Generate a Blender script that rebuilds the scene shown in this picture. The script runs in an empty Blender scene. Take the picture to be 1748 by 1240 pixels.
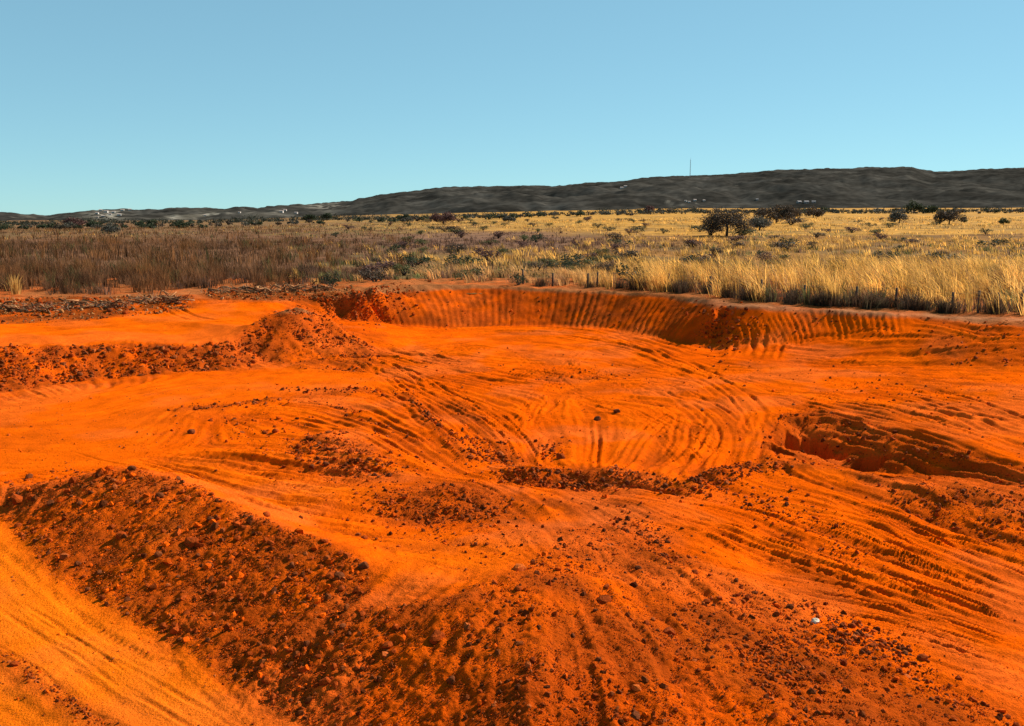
import bpy, math, random
import numpy as np
from mathutils import Vector
from mathutils.geometry import delaunay_2d_cdt

random.seed(7)
RNG = np.random.default_rng(11)
SC = bpy.context.scene
COL = SC.collection
R = math.radians

# ------------------------------------------------------------------ camera
EYE = 4.9                      # camera height above the grass plain (z = 0)
PW, PH = 1748.0, 1240.0
F = 1514.0                     # focal length in photograph pixels
HORIZ = 374.0                  # eye level in the photograph
PITCH = math.atan((PH / 2 - HORIZ) / F)
cam_d = bpy.data.cameras.new('camera')
cam = bpy.data.objects.new('camera', cam_d)
COL.objects.link(cam)
cam.location = (0, 0, EYE)
cam.rotation_euler = (math.pi / 2 - PITCH, 0, 0)
cam_d.sensor_fit = 'HORIZONTAL'
cam_d.angle_x = 2 * math.atan(PW / 2 / F)
cam_d.clip_start, cam_d.clip_end = 0.2, 20000
SC.camera = cam

# ------------------------------------------------------------------ light
SUN_AZ, SUN_EL = R(57), R(34)
w = bpy.data.worlds.new('World')
SC.world = w
w.use_nodes = True
nt = w.node_tree
nt.nodes.clear()
sky = nt.nodes.new('ShaderNodeTexSky')
sky.sky_type = 'NISHITA'
sky.sun_disc = False
sky.sun_elevation = SUN_EL
sky.sun_rotation = SUN_AZ
sky.altitude = 3000
sky.air_density, sky.dust_density, sky.ozone_density = 1.0, 0.0, 3.0
bg = nt.nodes.new('ShaderNodeBackground')
bg.inputs['Strength'].default_value = 0.10
out = nt.nodes.new('ShaderNodeOutputWorld')
wb = nt.nodes.new('ShaderNodeVectorMath'); wb.operation = 'MULTIPLY'
wb.inputs[1].default_value = (1.11, 1.78, 1.86)      # the photograph's cool white balance
gm = nt.nodes.new('ShaderNodeGamma'); gm.inputs['Gamma'].default_value = 0.45   # and its soft tone curve
nt.links.new(sky.outputs[0], gm.inputs['Color'])
nt.links.new(gm.outputs[0], wb.inputs[0])
nt.links.new(wb.outputs[0], bg.inputs['Color'])
nt.links.new(bg.outputs[0], out.inputs['Surface'])

sd = bpy.data.lights.new('sun', 'SUN')
sd.energy = 5.0
sd.angle = R(0.5)
sd.color = (1.0, 0.95, 0.87)
sun = bpy.data.objects.new('sun', sd)
COL.objects.link(sun)
S = Vector((math.sin(SUN_AZ) * math.cos(SUN_EL), math.cos(SUN_AZ) * math.cos(SUN_EL), math.sin(SUN_EL)))
sun.rotation_euler = S.to_track_quat('Z', 'Y').to_euler()
sun.location = (60, 40, 60)

SC.view_settings.view_transform = 'Standard'
SC.view_settings.look = 'None'
SC.view_settings.exposure = 0.84
SC.view_settings.gamma = 1
SC.view_settings.use_curve_mapping = False
SC.render.film_transparent = False
SC.cycles.max_bounces = 6

# ------------------------------------------------------------------ helpers
CT, ST = math.cos(PITCH), math.sin(PITCH)

def ray(px, py):
    """direction through a photo pixel, scaled so that forward ground distance y = 1"""
    px = np.asarray(px, float); py = np.asarray(py, float)
    u = (px - PW / 2) / F; v = (PH / 2 - py) / F
    y = CT + v * ST
    z = -ST + v * CT
    return u / y, z / y

def at(px, py, z):
    rx, rz = ray(px, py)
    d = (z - EYE) / rz
    return float(rx * d), float(d), float(z)

def project(x, y, z):
    dz = z - EYE
    f = y * CT - dz * ST
    u = y * ST + dz * CT
    return PW / 2 + F * x / f, PH / 2 - F * u / f

_T = [np.random.default_rng(100 + k).random((256, 256)) * 2 - 1 for k in range(12)]
def vn(x, y, seed=0):
    T = _T[seed % 12]
    ix = np.floor(x).astype(np.int64); iy = np.floor(y).astype(np.int64)
    fx = x - ix; fy = y - iy
    fx = fx * fx * (3 - 2 * fx); fy = fy * fy * (3 - 2 * fy)
    a = T[ix & 255, iy & 255]; b = T[(ix + 1) & 255, iy & 255]
    c = T[ix & 255, (iy + 1) & 255]; d = T[(ix + 1) & 255, (iy + 1) & 255]
    return (a * (1 - fx) + b * fx) * (1 - fy) + (c * (1 - fx) + d * fx) * fy
def fbm(x, y, octv=4, seed=0, gain=0.5):
    s = 0; a = 1.0
    for k in range(octv):
        s = s + a * vn(x * (2 ** k) + 17.3 * k, y * (2 ** k) - 9.1 * k, seed + k)
        a *= gain
    return s
def sstep(a, b, x):
    t = np.clip((x - a) / (b - a), 0, 1)
    return t * t * (3 - 2 * t)

def tag(o, label=None, cat=None, group=None, kind=None):
    if label: o['label'] = label
    if cat: o['category'] = cat
    if group: o['group'] = group
    if kind: o['kind'] = kind
    return o

def np_mesh(name, V, faces, mat, cols=None, smooth=False, normals=None):
    """V (n,3); faces list of (m,k) index arrays; cols (n,3) linear colour per vertex"""
    me = bpy.data.meshes.new(name)
    if isinstance(faces, np.ndarray): faces = [faces]
    nl = sum(f.size for f in faces); nf = sum(len(f) for f in faces)
    me.vertices.add(len(V)); me.vertices.foreach_set('co', np.ascontiguousarray(V, np.float32).ravel())
    me.loops.add(nl); me.loops.foreach_set('vertex_index', np.concatenate([f.ravel() for f in faces]).astype(np.int32))
    me.polygons.add(nf)
    tot = np.concatenate([np.full(len(f), f.shape[1]) for f in faces])
    st = np.concatenate([[0], np.cumsum(tot)[:-1]])
    me.polygons.foreach_set('loop_start', st.astype(np.int32))
    me.polygons.foreach_set('loop_total', tot.astype(np.int32))
    me.polygons.foreach_set('use_smooth', np.full(nf, smooth))
    if cols is not None:
        ca = me.color_attributes.new('Col', 'FLOAT_COLOR', 'POINT')
        c4 = np.ones((len(V), 4), np.float32); c4[:, :3] = cols
        ca.data.foreach_set('color', c4.ravel())
    me.update(calc_edges=True)
    if normals is not None:
        me.normals_split_custom_set_from_vertices([tuple(n) for n in normals])
    if mat: me.materials.append(mat)
    return me

def link(name, me, parent=None):
    o = bpy.data.objects.new(name, me)
    COL.objects.link(o)
    if parent is not None: o.parent = parent
    return o

def empty(name, loc, rotz=0):
    o = bpy.data.objects.new(name, None)
    COL.objects.link(o)
    o.location = loc
    o.rotation_euler = (0, 0, rotz)
    o.empty_display_size = 0.3
    return o

def dup(root, loc, rotz=0, scale=1.0):
    r = root.copy(); COL.objects.link(r)
    r.location = loc; r.rotation_euler = (0, 0, rotz)
    r.scale = (scale, scale, scale) if not hasattr(scale, '__len__') else scale
    for ch in list(root.children):
        c = ch.copy(); COL.objects.link(c); c.parent = r
    return r

class MB:
    """collects simple shapes into one mesh"""
    def __init__(s): s.V = []; s.F3 = []; s.F4 = []; s.C = []; s.n = 0
    def add(s, V, f3=None, f4=None, col=(1, 1, 1)):
        V = np.asarray(V, float)
        if f3 is not None and len(f3): s.F3.append(np.asarray(f3) + s.n)
        if f4 is not None and len(f4): s.F4.append(np.asarray(f4) + s.n)
        s.V.append(V); c = np.asarray(col, float)
        s.C.append(np.tile(c, (len(V), 1)) if c.ndim == 1 else c)
        s.n += len(V)
    def tube(s, P, rad, n=6, col=(1, 1, 1)):
        P = np.asarray(P, float); rad = np.broadcast_to(np.asarray(rad, float), (len(P),))
        T = np.gradient(P, axis=0); T /= np.linalg.norm(T, axis=1)[:, None] + 1e-9
        ref = np.array([0, 0, 1.0]) if abs(T[0][2]) < 0.8 else np.array([1.0, 0, 0])
        A = np.cross(T, ref); A /= np.linalg.norm(A, axis=1)[:, None] + 1e-9
        B = np.cross(T, A)
        an = np.arange(n) * 2 * math.pi / n
        V = (P[:, None] + rad[:, None, None] * (np.cos(an)[None, :, None] * A[:, None] + np.sin(an)[None, :, None] * B[:, None])).reshape(-1, 3)
        f = []
        for i in range(len(P) - 1):
            for k in range(n):
                f.append((i * n + k, i * n + (k + 1) % n, (i + 1) * n + (k + 1) % n, (i + 1) * n + k))
        m = len(V)
        V = np.vstack([V, P[:1], P[-1:]])
        t = [(m, (k + 1) % n, k) for k in range(n)] + [(m + 1, (len(P) - 1) * n + k, (len(P) - 1) * n + (k + 1) % n) for k in range(n)]
        s.add(V, t, f, col)
    def box(s, c, sz, col=(1, 1, 1)):
        x, y, z = np.asarray(sz, float) / 2
        V = np.array([(a * x, b * y, d * z) for a in (-1, 1) for b in (-1, 1) for d in (-1, 1)]) + np.asarray(c, float)
        s.add(V, None, [(0, 1, 3, 2), (4, 6, 7, 5), (0, 4, 5, 1), (2, 3, 7, 6), (0, 2, 6, 4), (1, 5, 7, 3)], col)
    def mesh(s, name, mat, smooth=False):
        V = np.vstack(s.V); fs = []
        if s.F3: fs.append(np.vstack(s.F3))
        if s.F4: fs.append(np.vstack(s.F4))
        return np_mesh(name, V, fs, mat, np.vstack(s.C), smooth)

# ------------------------------------------------------------------ materials
def col_mat(name, rough=0.9, var=0.25, vscale=3.0, bump=0.0, bscale=20.0, spec=0.1, transl=0.0, fine=0.0, fscale=40.0):
    m = bpy.data.materials.new(name)
    m.use_nodes = True
    n = m.node_tree.nodes; L = m.node_tree.links
    n.clear()
    o = n.new('ShaderNodeOutputMaterial')
    p = n.new('ShaderNodeBsdfPrincipled')
    a = n.new('ShaderNodeVertexColor'); a.layer_name = 'Col'
    tc = n.new('ShaderNodeNewGeometry')
    no = n.new('ShaderNodeTexNoise'); no.inputs['Scale'].default_value = vscale; no.inputs['Detail'].default_value = 6
    L.new(tc.outputs['Position'], no.inputs['Vector'])
    mr = n.new('ShaderNodeMapRange')
    mr.inputs['From Min'].default_value = 0.3; mr.inputs['From Max'].default_value = 0.7
    mr.inputs['To Min'].default_value = 1 - var; mr.inputs['To Max'].default_value = 1 + var
    L.new(no.outputs['Fac'], mr.inputs['Value'])
    vm = n.new('ShaderNodeVectorMath'); vm.operation = 'SCALE'
    L.new(a.outputs['Color'], vm.inputs[0]); L.new(mr.outputs[0], vm.inputs['Scale'])
    colout = vm.outputs[0]
    if fine:
        n2 = n.new('ShaderNodeTexNoise'); n2.inputs['Scale'].default_value = fscale; n2.inputs['Detail'].default_value = 3
        L.new(tc.outputs['Position'], n2.inputs['Vector'])
        m2 = n.new('ShaderNodeMapRange')
        m2.inputs['From Min'].default_value = 0.3; m2.inputs['From Max'].default_value = 0.7
        m2.inputs['To Min'].default_value = 1 - fine; m2.inputs['To Max'].default_value = 1 + fine
        L.new(n2.outputs['Fac'], m2.inputs['Value'])
        v2 = n.new('ShaderNodeVectorMath'); v2.operation = 'SCALE'
        L.new(colout, v2.inputs[0]); L.new(m2.outputs[0], v2.inputs['Scale'])
        colout = v2.outputs[0]
    L.new(colout, p.inputs['Base Color'])
    p.inputs['Roughness'].default_value = rough
    p.inputs['Specular IOR Level'].default_value = spec
    if bump:
        b1 = n.new('ShaderNodeTexNoise'); b1.inputs['Scale'].default_value = bscale; b1.inputs['Detail'].default_value = 5
        b1.inputs['Roughness'].default_value = 0.65
        L.new(tc.outputs['Position'], b1.inputs['Vector'])
        bp = n.new('ShaderNodeBump'); bp.inputs['Strength'].default_value = 1.0; bp.inputs['Distance'].default_value = bump
        L.new(b1.outputs['Fac'], bp.inputs['Height'])
        L.new(bp.outputs[0], p.inputs['Normal'])
    if transl:
        t = n.new('ShaderNodeBsdfTranslucent'); L.new(colout, t.inputs['Color'])
        mx = n.new('ShaderNodeMixShader'); mx.inputs[0].default_value = transl
        L.new(p.outputs[0], mx.inputs[1]); L.new(t.outputs[0], mx.inputs[2])
        L.new(mx.outputs[0], o.inputs['Surface'])
    else:
        L.new(p.outputs[0], o.inputs['Surface'])
    return m

M_SOIL = col_mat('soil', 1.0, 0.18, 0.9, 0.05, 26.0, 0.0, fine=0.14, fscale=18.0)
M_CLOD = col_mat('clod', 1.0, 0.25, 6.0, 0.02, 30.0, 0.05)
M_PLAIN = col_mat('dry_plain', 1.0, 0.35, 0.12, 0.0, 5.0, 0.02, fine=0.3, fscale=0.9)
M_HILL = col_mat('scrub_hill', 1.0, 0.4, 0.012, 0.0, 0.1, 0.0, fine=0.35, fscale=0.07)
M_GRASS = col_mat('dry_grass', 0.8, 0.25, 0.15, 0, 1, 0.1, transl=0.45)
M_LEAF = col_mat('leaf', 0.75, 0.25, 0.8, 0, 1, 0.12, transl=0.25)
M_BARK = col_mat('bark', 0.95, 0.3, 8.0, 0.01, 30, 0.05)
M_WOOD = col_mat('weathered_wood', 0.9, 0.3, 12.0, 0.006, 60, 0.1)
M_PAINT = col_mat('painted_wall', 0.8, 0.1, 0.5, 0, 1, 0.2)
M_STEEL = col_mat('steel', 0.5, 0.08, 1.0, 0, 1, 0.4)

SOIL = np.array((0.70, 0.090, 0.0013))
DUST = np.array((0.62, 0.115, 0.020))
ROADC = np.array((0.80, 0.148, 0.004))
DARK = np.array((0.31, 0.046, 0.0045))
UMBER = np.array((0.16, 0.034, 0.006))

# ------------------------------------------------------------------ terrain: surveyed break lines (photo pixel, height)
LINES = []
def BL(*pts): LINES.append([at(*p) for p in pts])
# plain edge, rim of the cut
BL((-700, 530, 0), (-300, 518, 0), (0, 511, 0), (200, 511, 0), (330, 503, 0), (450, 503, 0), (560, 503, .05), (620, 499, .2), (690, 481, .3), (720, 485, .1),
   (760, 486, 0), (850, 490, 0), (950, 494, 0), (1050, 499, 0), (1130, 503, 0), (1195, 508, .15), (1245, 522, 0), (1400, 529, 0), (1560, 537, 0), (1748, 546, 0), (2100, 565, 0), (2700, 600, 0))
# toe of the graded bank, and the spur at its right end
BL((622, 549, -1.8), (660, 554, -1.95), (750, 558, -2.1), (850, 555, -2.1), (950, 554, -1.98), (1050, 561, -1.95), (1150, 582, -2.0), (1190, 590, -2.02))
BL((1206, 511, .10), (1221, 527, -.12), (1228, 548, -.85), (1228, 572, -1.55), (1217, 598, -2.12))
BL((1244, 560, -1.1), (1250, 592, -1.85))
# right scoop toe and floor
BL((1250, 592, -1.9), (1330, 585, -1.5), (1430, 580, -1.3), (1540, 572, -.8))
BL((1240, 625, -2.05), (1400, 622, -2.0), (1560, 622, -1.75), (1748, 636, -1.5), (2100, 660, -1.4))
# far right striated mound
BL((1580, 546, -.2), (1650, 550, -.15), (1748, 556, -.1), (2000, 575, -.1))
# left terrace: back, front edge, toe
BL((-600, 560, -.5), (0, 548, -.5), (200, 541, -.5), (330, 525, -.4), (450, 520, -.3))
BL((-600, 610, -.5), (0, 596, -.65), (130, 593, -.95), (200, 590, -1.05), (300, 590, -1.15), (400, 585, -1.3))
BL((-600, 735, -2.0), (0, 672, -2.05), (130, 651, -2.1), (200, 644, -2.1), (300, 636, -2.1), (430, 628, -2.1))
# round mound
BL((400, 577, -1.1), (450, 541, -.3), (510, 520, .25), (560, 539, -.4), (600, 575, -1.5))
BL((440, 613, -2.1), (520, 629, -2.1), (620, 633, -2.2), (650, 600, -2.15))
BL((440, 551, -.9), (510, 546, -1.0), (590, 548, -1.6))
# floor
for p in [(700, 600, -2.2), (900, 600, -2.2), (1050, 620, -2.2), (760, 680, -2.2), (640, 665, -2.15), (900, 700, -2.25), (1050, 720, -2.25), (1200, 700, -2.2),
          (1250, 650, -2.15), (1000, 770, -2.35), (1200, 770, -2.2), (300, 700, -2.1), (0, 720, -2.1), (100, 775, -2.1), (1500, 680, -1.95), (1748, 720, -1.8),
          (2300, 720, -1.6), (-600, 790, -2.0), (450, 715, -2.05), (1400, 660, -2.0), (1600, 720, -1.9), (900, 570, -2.15), (1050, 577, -2.08), (330, 760, -2.1), (-900, 900, -2.0)]:
    BL(p)
# trench
BL((1300, 770, -2.12), (1305, 736, -2.06), (1335, 711, -2.0), (1400, 700, -2.0), (1500, 728, -2.0), (1650, 770, -1.95), (1748, 799, -1.95), (1950, 860, -1.9))
BL((1330, 774, -2.85), (1395, 777, -3.0), (1490, 813, -3.0), (1590, 812, -2.7), (1650, 817, -2.48), (1748, 828, -2.15), (1950, 880, -2.06))
BL((1310, 792, -2.15), (1400, 796, -2.15), (1500, 831, -2.1), (1600, 833, -2.0), (1748, 834, -2.0), (1950, 890, -1.95))
BL((1530, 860, -2.2), (1620, 905, -2.45), (1748, 938, -2.5), (1950, 980, -2.4))
# right foreground
for p in [(1748, 1000, -2.45), (1748, 1150, -2.3), (1500, 950, -2.35), (1300, 880, -2.25), (1180, 850, -2.2), (1500, 1095, -2.2), (1748, 1260, -2.15), (1300, 985, -2.2),
          (1700, 1420, -2.0), (2300, 1100, -2.0), (2300, 1400, -1.9)]:
    BL(p)
# foreground heap
BL((935, 950, -1.35), (880, 984, -1.12), (760, 1021, -1.18), (640, 1046, -1.33))
for p in [(700, 950, -1.65), (800, 960, -1.5), (900, 1100, -1.15), (900, 1240, -1.4), (1150, 950, -1.85), (1250, 1080, -1.75), (1400, 1240, -1.7), (900, 1420, -1.5), (1080, 1080, -1.42),
          (900, 905, -1.62), (1020, 900, -1.75), (1060, 1240, -1.5)]:
    BL(p)
BL((690, 838, -1.88), (735, 828, -1.78), (780, 826, -1.88), (820, 838, -1.78), (870, 850, -1.86))
BL((650, 882, -2.1), (740, 894, -2.1), (840, 890, -1.95))
BL((700, 812, -2.15), (770, 806, -2.2), (830, 822, -2.15))
BL((860, 806, -2.06), (905, 799, -1.95), (955, 801, -2.06), (1010, 797, -1.95), (1060, 802, -2.04), (1130, 814, -2.08))
BL((860, 828, -2.28), (950, 834, -2.35), (1050, 837, -2.35), (1130, 837, -2.25))
BL((870, 790, -2.35), (950, 787, -2.35), (1050, 787, -2.35), (1130, 796, -2.2))
BL((520, 750, -1.85), (560, 742, -1.75), (630, 765, -1.8))
BL((500, 796, -2.1), (570, 806, -2.1), (680, 812, -2.1))
BL((500, 735, -2.12), (600, 725, -2.15), (680, 760, -2.15))
# foreground bank
BL((-400, 850, -1.9), (15, 836, -1.72), (100, 826, -1.45), (160, 806, -1.25), (230, 799, -1.12), (330, 829, -1.2), (440, 884, -1.2), (540, 925, -1.24), (620, 964, -1.3))
BL((-400, 905, -2.1), (0, 882, -2.1), (50, 932, -2.1), (100, 985, -2.1), (260, 1075, -2.1), (400, 1165, -2.1), (520, 1240, -2.1), (760, 1430, -2.1))
BL((0, 800, -2.1), (150, 792, -2.08), (300, 806, -2.05), (450, 850, -2.0), (560, 905, -1.9), (640, 925, -1.75))
for p in [(0, 1000, -2.12), (0, 1240, -2.12), (250, 1180, -2.12), (-700, 1100, -2.1), (-700, 1400, -2.1), (200, 1420, -2.1), (440, 905, -2.0 + .55)]:
    BL(p)

pts = []
for ln in LINES:
    P = [np.array(p) for p in ln]
    if len(P) == 1:
        pts.append(P[0]); continue
    for a, b in zip(P[:-1], P[1:]):
        n = max(1, int(np.linalg.norm(b[:2] - a[:2]) / 0.45))
        n = min(n, 40)
        for k in range(n): pts.append(a + (b - a) * k / n)
    pts.append(P[-1])
for x in np.arange(-110, 111, 10.0):
    for y in (76, 90): pts.append(np.array((x, y, 0.0)))
for x in (-110, -80, 80, 110):
    for y in (20, 40, 56): pts.append(np.array((x, y, -0.6 if y > 50 else -1.6)))
for x in (-110, -60, -30, -10, 0, 10, 30, 60, 110):
    for y in (-40, 2): pts.append(np.array((x, y, -1.8)))
# the rim of the plain behind: level ground
for px in range(-600, 2500, 60):
    rp = at(px, 500, 0)
    pts.append(np.array((rp[0] * 72 / rp[1], 72.0, 0.0)))
PT = np.array(pts)
_, _k = np.unique(np.round(PT[:, :2] / 0.08), axis=0, return_index=True)
PT = PT[_k]
res = delaunay_2d_cdt([Vector(p[:2]) for p in PT], [], [], 0, 1e-4)
tv = np.array([tuple(v) for v in res[0]]); tri = np.array(res[2])
orig = [o[0] if len(o) else 0 for o in res[3]]
tz = PT[orig, 2]

STEP = 0.06
X0, X1, Y0, Y1 = -50.0, 50.0, 4.5, 78.0
gx = np.arange(X0, X1, STEP); gy = np.arange(Y0, Y1, STEP)
NX, NY = len(gx), len(gy)
Z = np.full((NX, NY), 0.0, np.float32)
for t in tri:
    A, B, C = tv[t]
    i0 = max(0, int((min(A[0], B[0], C[0]) - X0) / STEP)); i1 = min(NX, int((max(A[0], B[0], C[0]) - X0) / STEP) + 2)
    j0 = max(0, int((min(A[1], B[1], C[1]) - Y0) / STEP)); j1 = min(NY, int((max(A[1], B[1], C[1]) - Y0) / STEP) + 2)
    if i0 >= i1 or j0 >= j1: continue
    den = (B[1] - C[1]) * (A[0] - C[0]) + (C[0] - B[0]) * (A[1] - C[1])
    if abs(den) < 1e-9: continue
    xs = gx[i0:i1, None]; ys = gy[None, j0:j1]
    l1 = ((B[1] - C[1]) * (xs - C[0]) + (C[0] - B[0]) * (ys - C[1])) / den
    l2 = ((C[1] - A[1]) * (xs - C[0]) + (A[0] - C[0]) * (ys - C[1])) / den
    l3 = 1 - l1 - l2
    inside = (l1 >= -1e-6) & (l2 >= -1e-6) & (l3 >= -1e-6)
    zz = l1 * tz[t[0]] + l2 * tz[t[1]] + l3 * tz[t[2]]
    sub = Z[i0:i1, j0:j1]
    sub[inside] = zz[inside]

def blur(A, r, n=2):
    for _ in range(n):
        for ax in (0, 1):
            P = np.pad(A, [(r + 1, r) if k == ax else (0, 0) for k in (0, 1)], mode='edge')
            c = np.cumsum(P, axis=ax, dtype=np.float64)
            m = A.shape[ax]
            A = ((c[2 * r + 1:2 * r + 1 + m] - c[:m]) if ax == 0 else (c[:, 2 * r + 1:2 * r + 1 + m] - c[:, :m])) / (2 * r + 1)
    return A.astype(np.float32)
Z = blur(Z, 2, 2)
ZB = Z.copy()

def samp(A, x, y):
    fx = np.clip((np.asarray(x) - X0) / STEP, 0, NX - 1.001); fy = np.clip((np.asarray(y) - Y0) / STEP, 0, NY - 1.001)
    i = fx.astype(int); j = fy.astype(int); fx = fx - i; fy = fy - j
    return (A[i, j] * (1 - fx) + A[i + 1, j] * fx) * (1 - fy) + (A[i, j + 1] * (1 - fx) + A[i + 1, j + 1] * fx) * fy

def ground_px(px, py):
    """where the sight line through photo pixels first meets the ground"""
    rx, rz = ray(px, py)
    rx = np.atleast_1d(rx); rz = np.atleast_1d(rz)
    d = np.full(rx.shape, 6.0); hit = np.zeros(rx.shape, bool)
    while d.min() < 76 and not hit.all():
        z = EYE + rz * d
        h = samp(ZB, rx * d, d)
        hit |= z <= h
        d = np.where(hit, d, d + np.maximum(0.02, (z - h) * 0.6))
        d = np.minimum(d, 76.5); hit |= d >= 76.4
    return np.stack([rx * d, d, samp(ZB, rx * d, d)], -1)

GX, GY = np.meshgrid(gx, gy, indexing='ij')

def poly_mask(poly_px, soft=4):
    P = ground_px([p[0] for p in poly_px], [p[1] for p in poly_px])[:, :2]
    m = np.zeros((NX, NY), bool)
    i0 = max(0, int((P[:, 0].min() - X0) / STEP)); i1 = min(NX, int((P[:, 0].max() - X0) / STEP) + 2)
    j0 = max(0, int((P[:, 1].min() - Y0) / STEP)); j1 = min(NY, int((P[:, 1].max() - Y0) / STEP) + 2)
    xs = GX[i0:i1, j0:j1]; ys = GY[i0:i1, j0:j1]
    ins = np.zeros(xs.shape, bool)
    for a, b in zip(P, np.roll(P, -1, 0)):
        if a[1] == b[1]: continue
        c = (a[1] > ys) != (b[1] > ys)
        ins ^= c & (xs < (b[0] - a[0]) * (ys - a[1]) / (b[1] - a[1]) + a[0])
    m[i0:i1, j0:j1] = ins
    return m

ZONES = [  # name, kind, category, label, outline
    ('dirt_road', 'structure', None, 'smooth pale orange haul road crossing the lower left corner below the rubble bank',
     [(-300, 905), (0, 890), (45, 935), (95, 988), (255, 1080), (395, 1170), (515, 1245), (740, 1430), (-400, 1430), (-700, 1100)]),
    ('dirt_bank', None, 'dirt bank', 'long foreground bank of dark clods sloping down to the pale haul road',
     [(0, 882), (15, 834), (100, 822), (160, 804), (230, 797), (330, 827), (440, 880), (540, 920), (625, 962), (640, 1040), (590, 1110), (560, 1180), (530, 1245), (400, 1168), (260, 1078), (100, 988), (48, 934)]),
    ('dirt_heap', None, 'dirt heap', 'broad foreground heap of loose orange earth with stones rolled down its sides',
     [(640, 1040), (760, 1018), (870, 981), (925, 940), (960, 905), (1040, 890), (1130, 930), (1250, 990), (1380, 1060), (1560, 1130), (1748, 1235), (1700, 1420), (760, 1430), (530, 1245), (560, 1180), (590, 1110)]),
    ('dirt_mound', None, 'dirt mound', 'peaked reddish mound at the end of the long left rubble bank',
     [(398, 585), (448, 540), (510, 518), (562, 536), (602, 570), (655, 602), (625, 636), (520, 632), (440, 616)]),
    ('dirt_bank', None, 'dirt bank', 'long dark rubble bank holding up the flat terrace at middle left',
     [(-600, 608), (0, 594), (130, 591), (200, 588), (300, 588), (398, 585), (440, 616), (430, 630), (300, 638), (200, 646), (130, 653), (0, 675), (-600, 740)]),
    ('dirt_embankment', None, 'embankment', 'steep curved earth embankment combed by vertical excavator bucket tooth marks',
     [(628, 548), (660, 515), (695, 484), (760, 485), (850, 489), (1050, 498), (1200, 508), (1224, 524), (1226, 562), (1214, 598), (1188, 594), (1150, 586), (1050, 563), (850, 557), (700, 559)]),
    ('dirt_ridge', None, 'dirt ridge', 'rough dark ridge of rubble rising to the left end of the combed embankment',
     [(540, 508), (620, 497), (690, 480), (660, 515), (628, 548), (600, 552), (560, 538)]),
    ('dirt_embankment', None, 'embankment', 'low bright orange embankment scraped in slanting furrows below the fence',
     [(1228, 522), (1400, 528), (1555, 536), (1560, 572), (1430, 583), (1330, 588), (1250, 596), (1228, 580)]),
    ('dirt_mound', None, 'dirt mound', 'low striated red mound at the far right edge under the fence',
     [(1572, 542), (1748, 549), (2000, 566), (2000, 650), (1748, 632), (1600, 624), (1562, 600)]),
    ('trench', 'structure', None, 'dark excavated trench with gouged far wall at right',
     [(1297, 775), (1303, 734), (1335, 708), (1400, 697), (1500, 725), (1650, 767), (1748, 796), (1920, 850), (1920, 885), (1748, 836), (1600, 836), (1500, 834), (1400, 799), (1310, 795)]),
    ('dirt_mound', None, 'dirt mound', 'low dark shoulder of rubble in front of the excavated trench',
     [(1512, 836), (1748, 838), (1950, 894), (1950, 985), (1748, 942), (1620, 908), (1535, 865)]),
    ('dirt_ridge', None, 'dirt ridge', 'low dark ridge of clods crossing the middle of the pit floor',
     [(850, 806), (950, 797), (1050, 797), (1142, 812), (1135, 839), (950, 837), (852, 830)]),
    ('dirt_heap', None, 'dirt heap', 'small rubble heap beside the tread marks behind the foreground heap',
     [(640, 852), (690, 833), (760, 822), (880, 846), (850, 888), (740, 897), (648, 884)]),
    ('dirt_heap', None, 'dirt heap', 'scattered rubble heap on the pit floor left of centre',
     [(480, 770), (520, 745), (560, 736), (635, 760), (690, 806), (640, 815), (520, 806)]),
]
MASK = [poly_mask(z[4]) for z in ZONES]
zone_id = np.zeros((NX, NY), np.int8)
for k, m in enumerate(MASK): zone_id[m & (zone_id == 0)] = k + 1
SM = [blur(m.astype(np.float32), 5, 2) for m in MASK]
brk = np.clip(.55 + 1.1 * fbm(GX / .9, GY / .9, 3, 5), .05, 1).astype(np.float32)
for k in (11, 12, 13): SM[k] = blur(SM[k], 8, 2) * brk * 1.2
terrace = blur(poly_mask([(-600, 560), (0, 548), (200, 541), (330, 522), (450, 518), (448, 545), (398, 584), (200, 588), (0, 595), (-600, 608)]).astype(np.float32), 6)
flatroad = blur(poly_mask([(-500, 760), (0, 690), (130, 665), (430, 640), (640, 640), (640, 660), (480, 672), (330, 700), (240, 760), (250, 800), (100, 800), (0, 800), (-500, 850)]).astype(np.float32), 10)
treadway = blur(poly_mask([(250, 795), (340, 775), (480, 815), (640, 820), (660, 900), (560, 905), (440, 860), (330, 812)]).astype(np.float32), 8)
lightflat = blur(poly_mask([(640, 930), (700, 905), (850, 920), (910, 945), (870, 975), (760, 1010), (650, 1000)]).astype(np.float32), 8)

# ---- distance along the rim, for the bucket marks
def polydist(P, xs, ys):
    best = np.full(xs.shape, 1e9); arc = np.zeros(xs.shape); sg = np.zeros(xs.shape); s0 = 0
    for a, b in zip(P[:-1], P[1:]):
        d = b - a; L = np.linalg.norm(d)
        if L < 1e-6: continue
        t = np.clip(((xs - a[0]) * d[0] + (ys - a[1]) * d[1]) / L ** 2, 0, 1)
        ox = xs - a[0] - t * d[0]; oy = ys - a[1] - t * d[1]
        q = np.hypot(ox, oy)
        m = q < best
        best = np.where(m, q, best); arc = np.where(m, s0 + t * L, arc)
        sg = np.where(m, np.sign(d[0] * oy - d[1] * ox) * q, sg)
        s0 += L
    return best, arc, sg, s0

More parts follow.
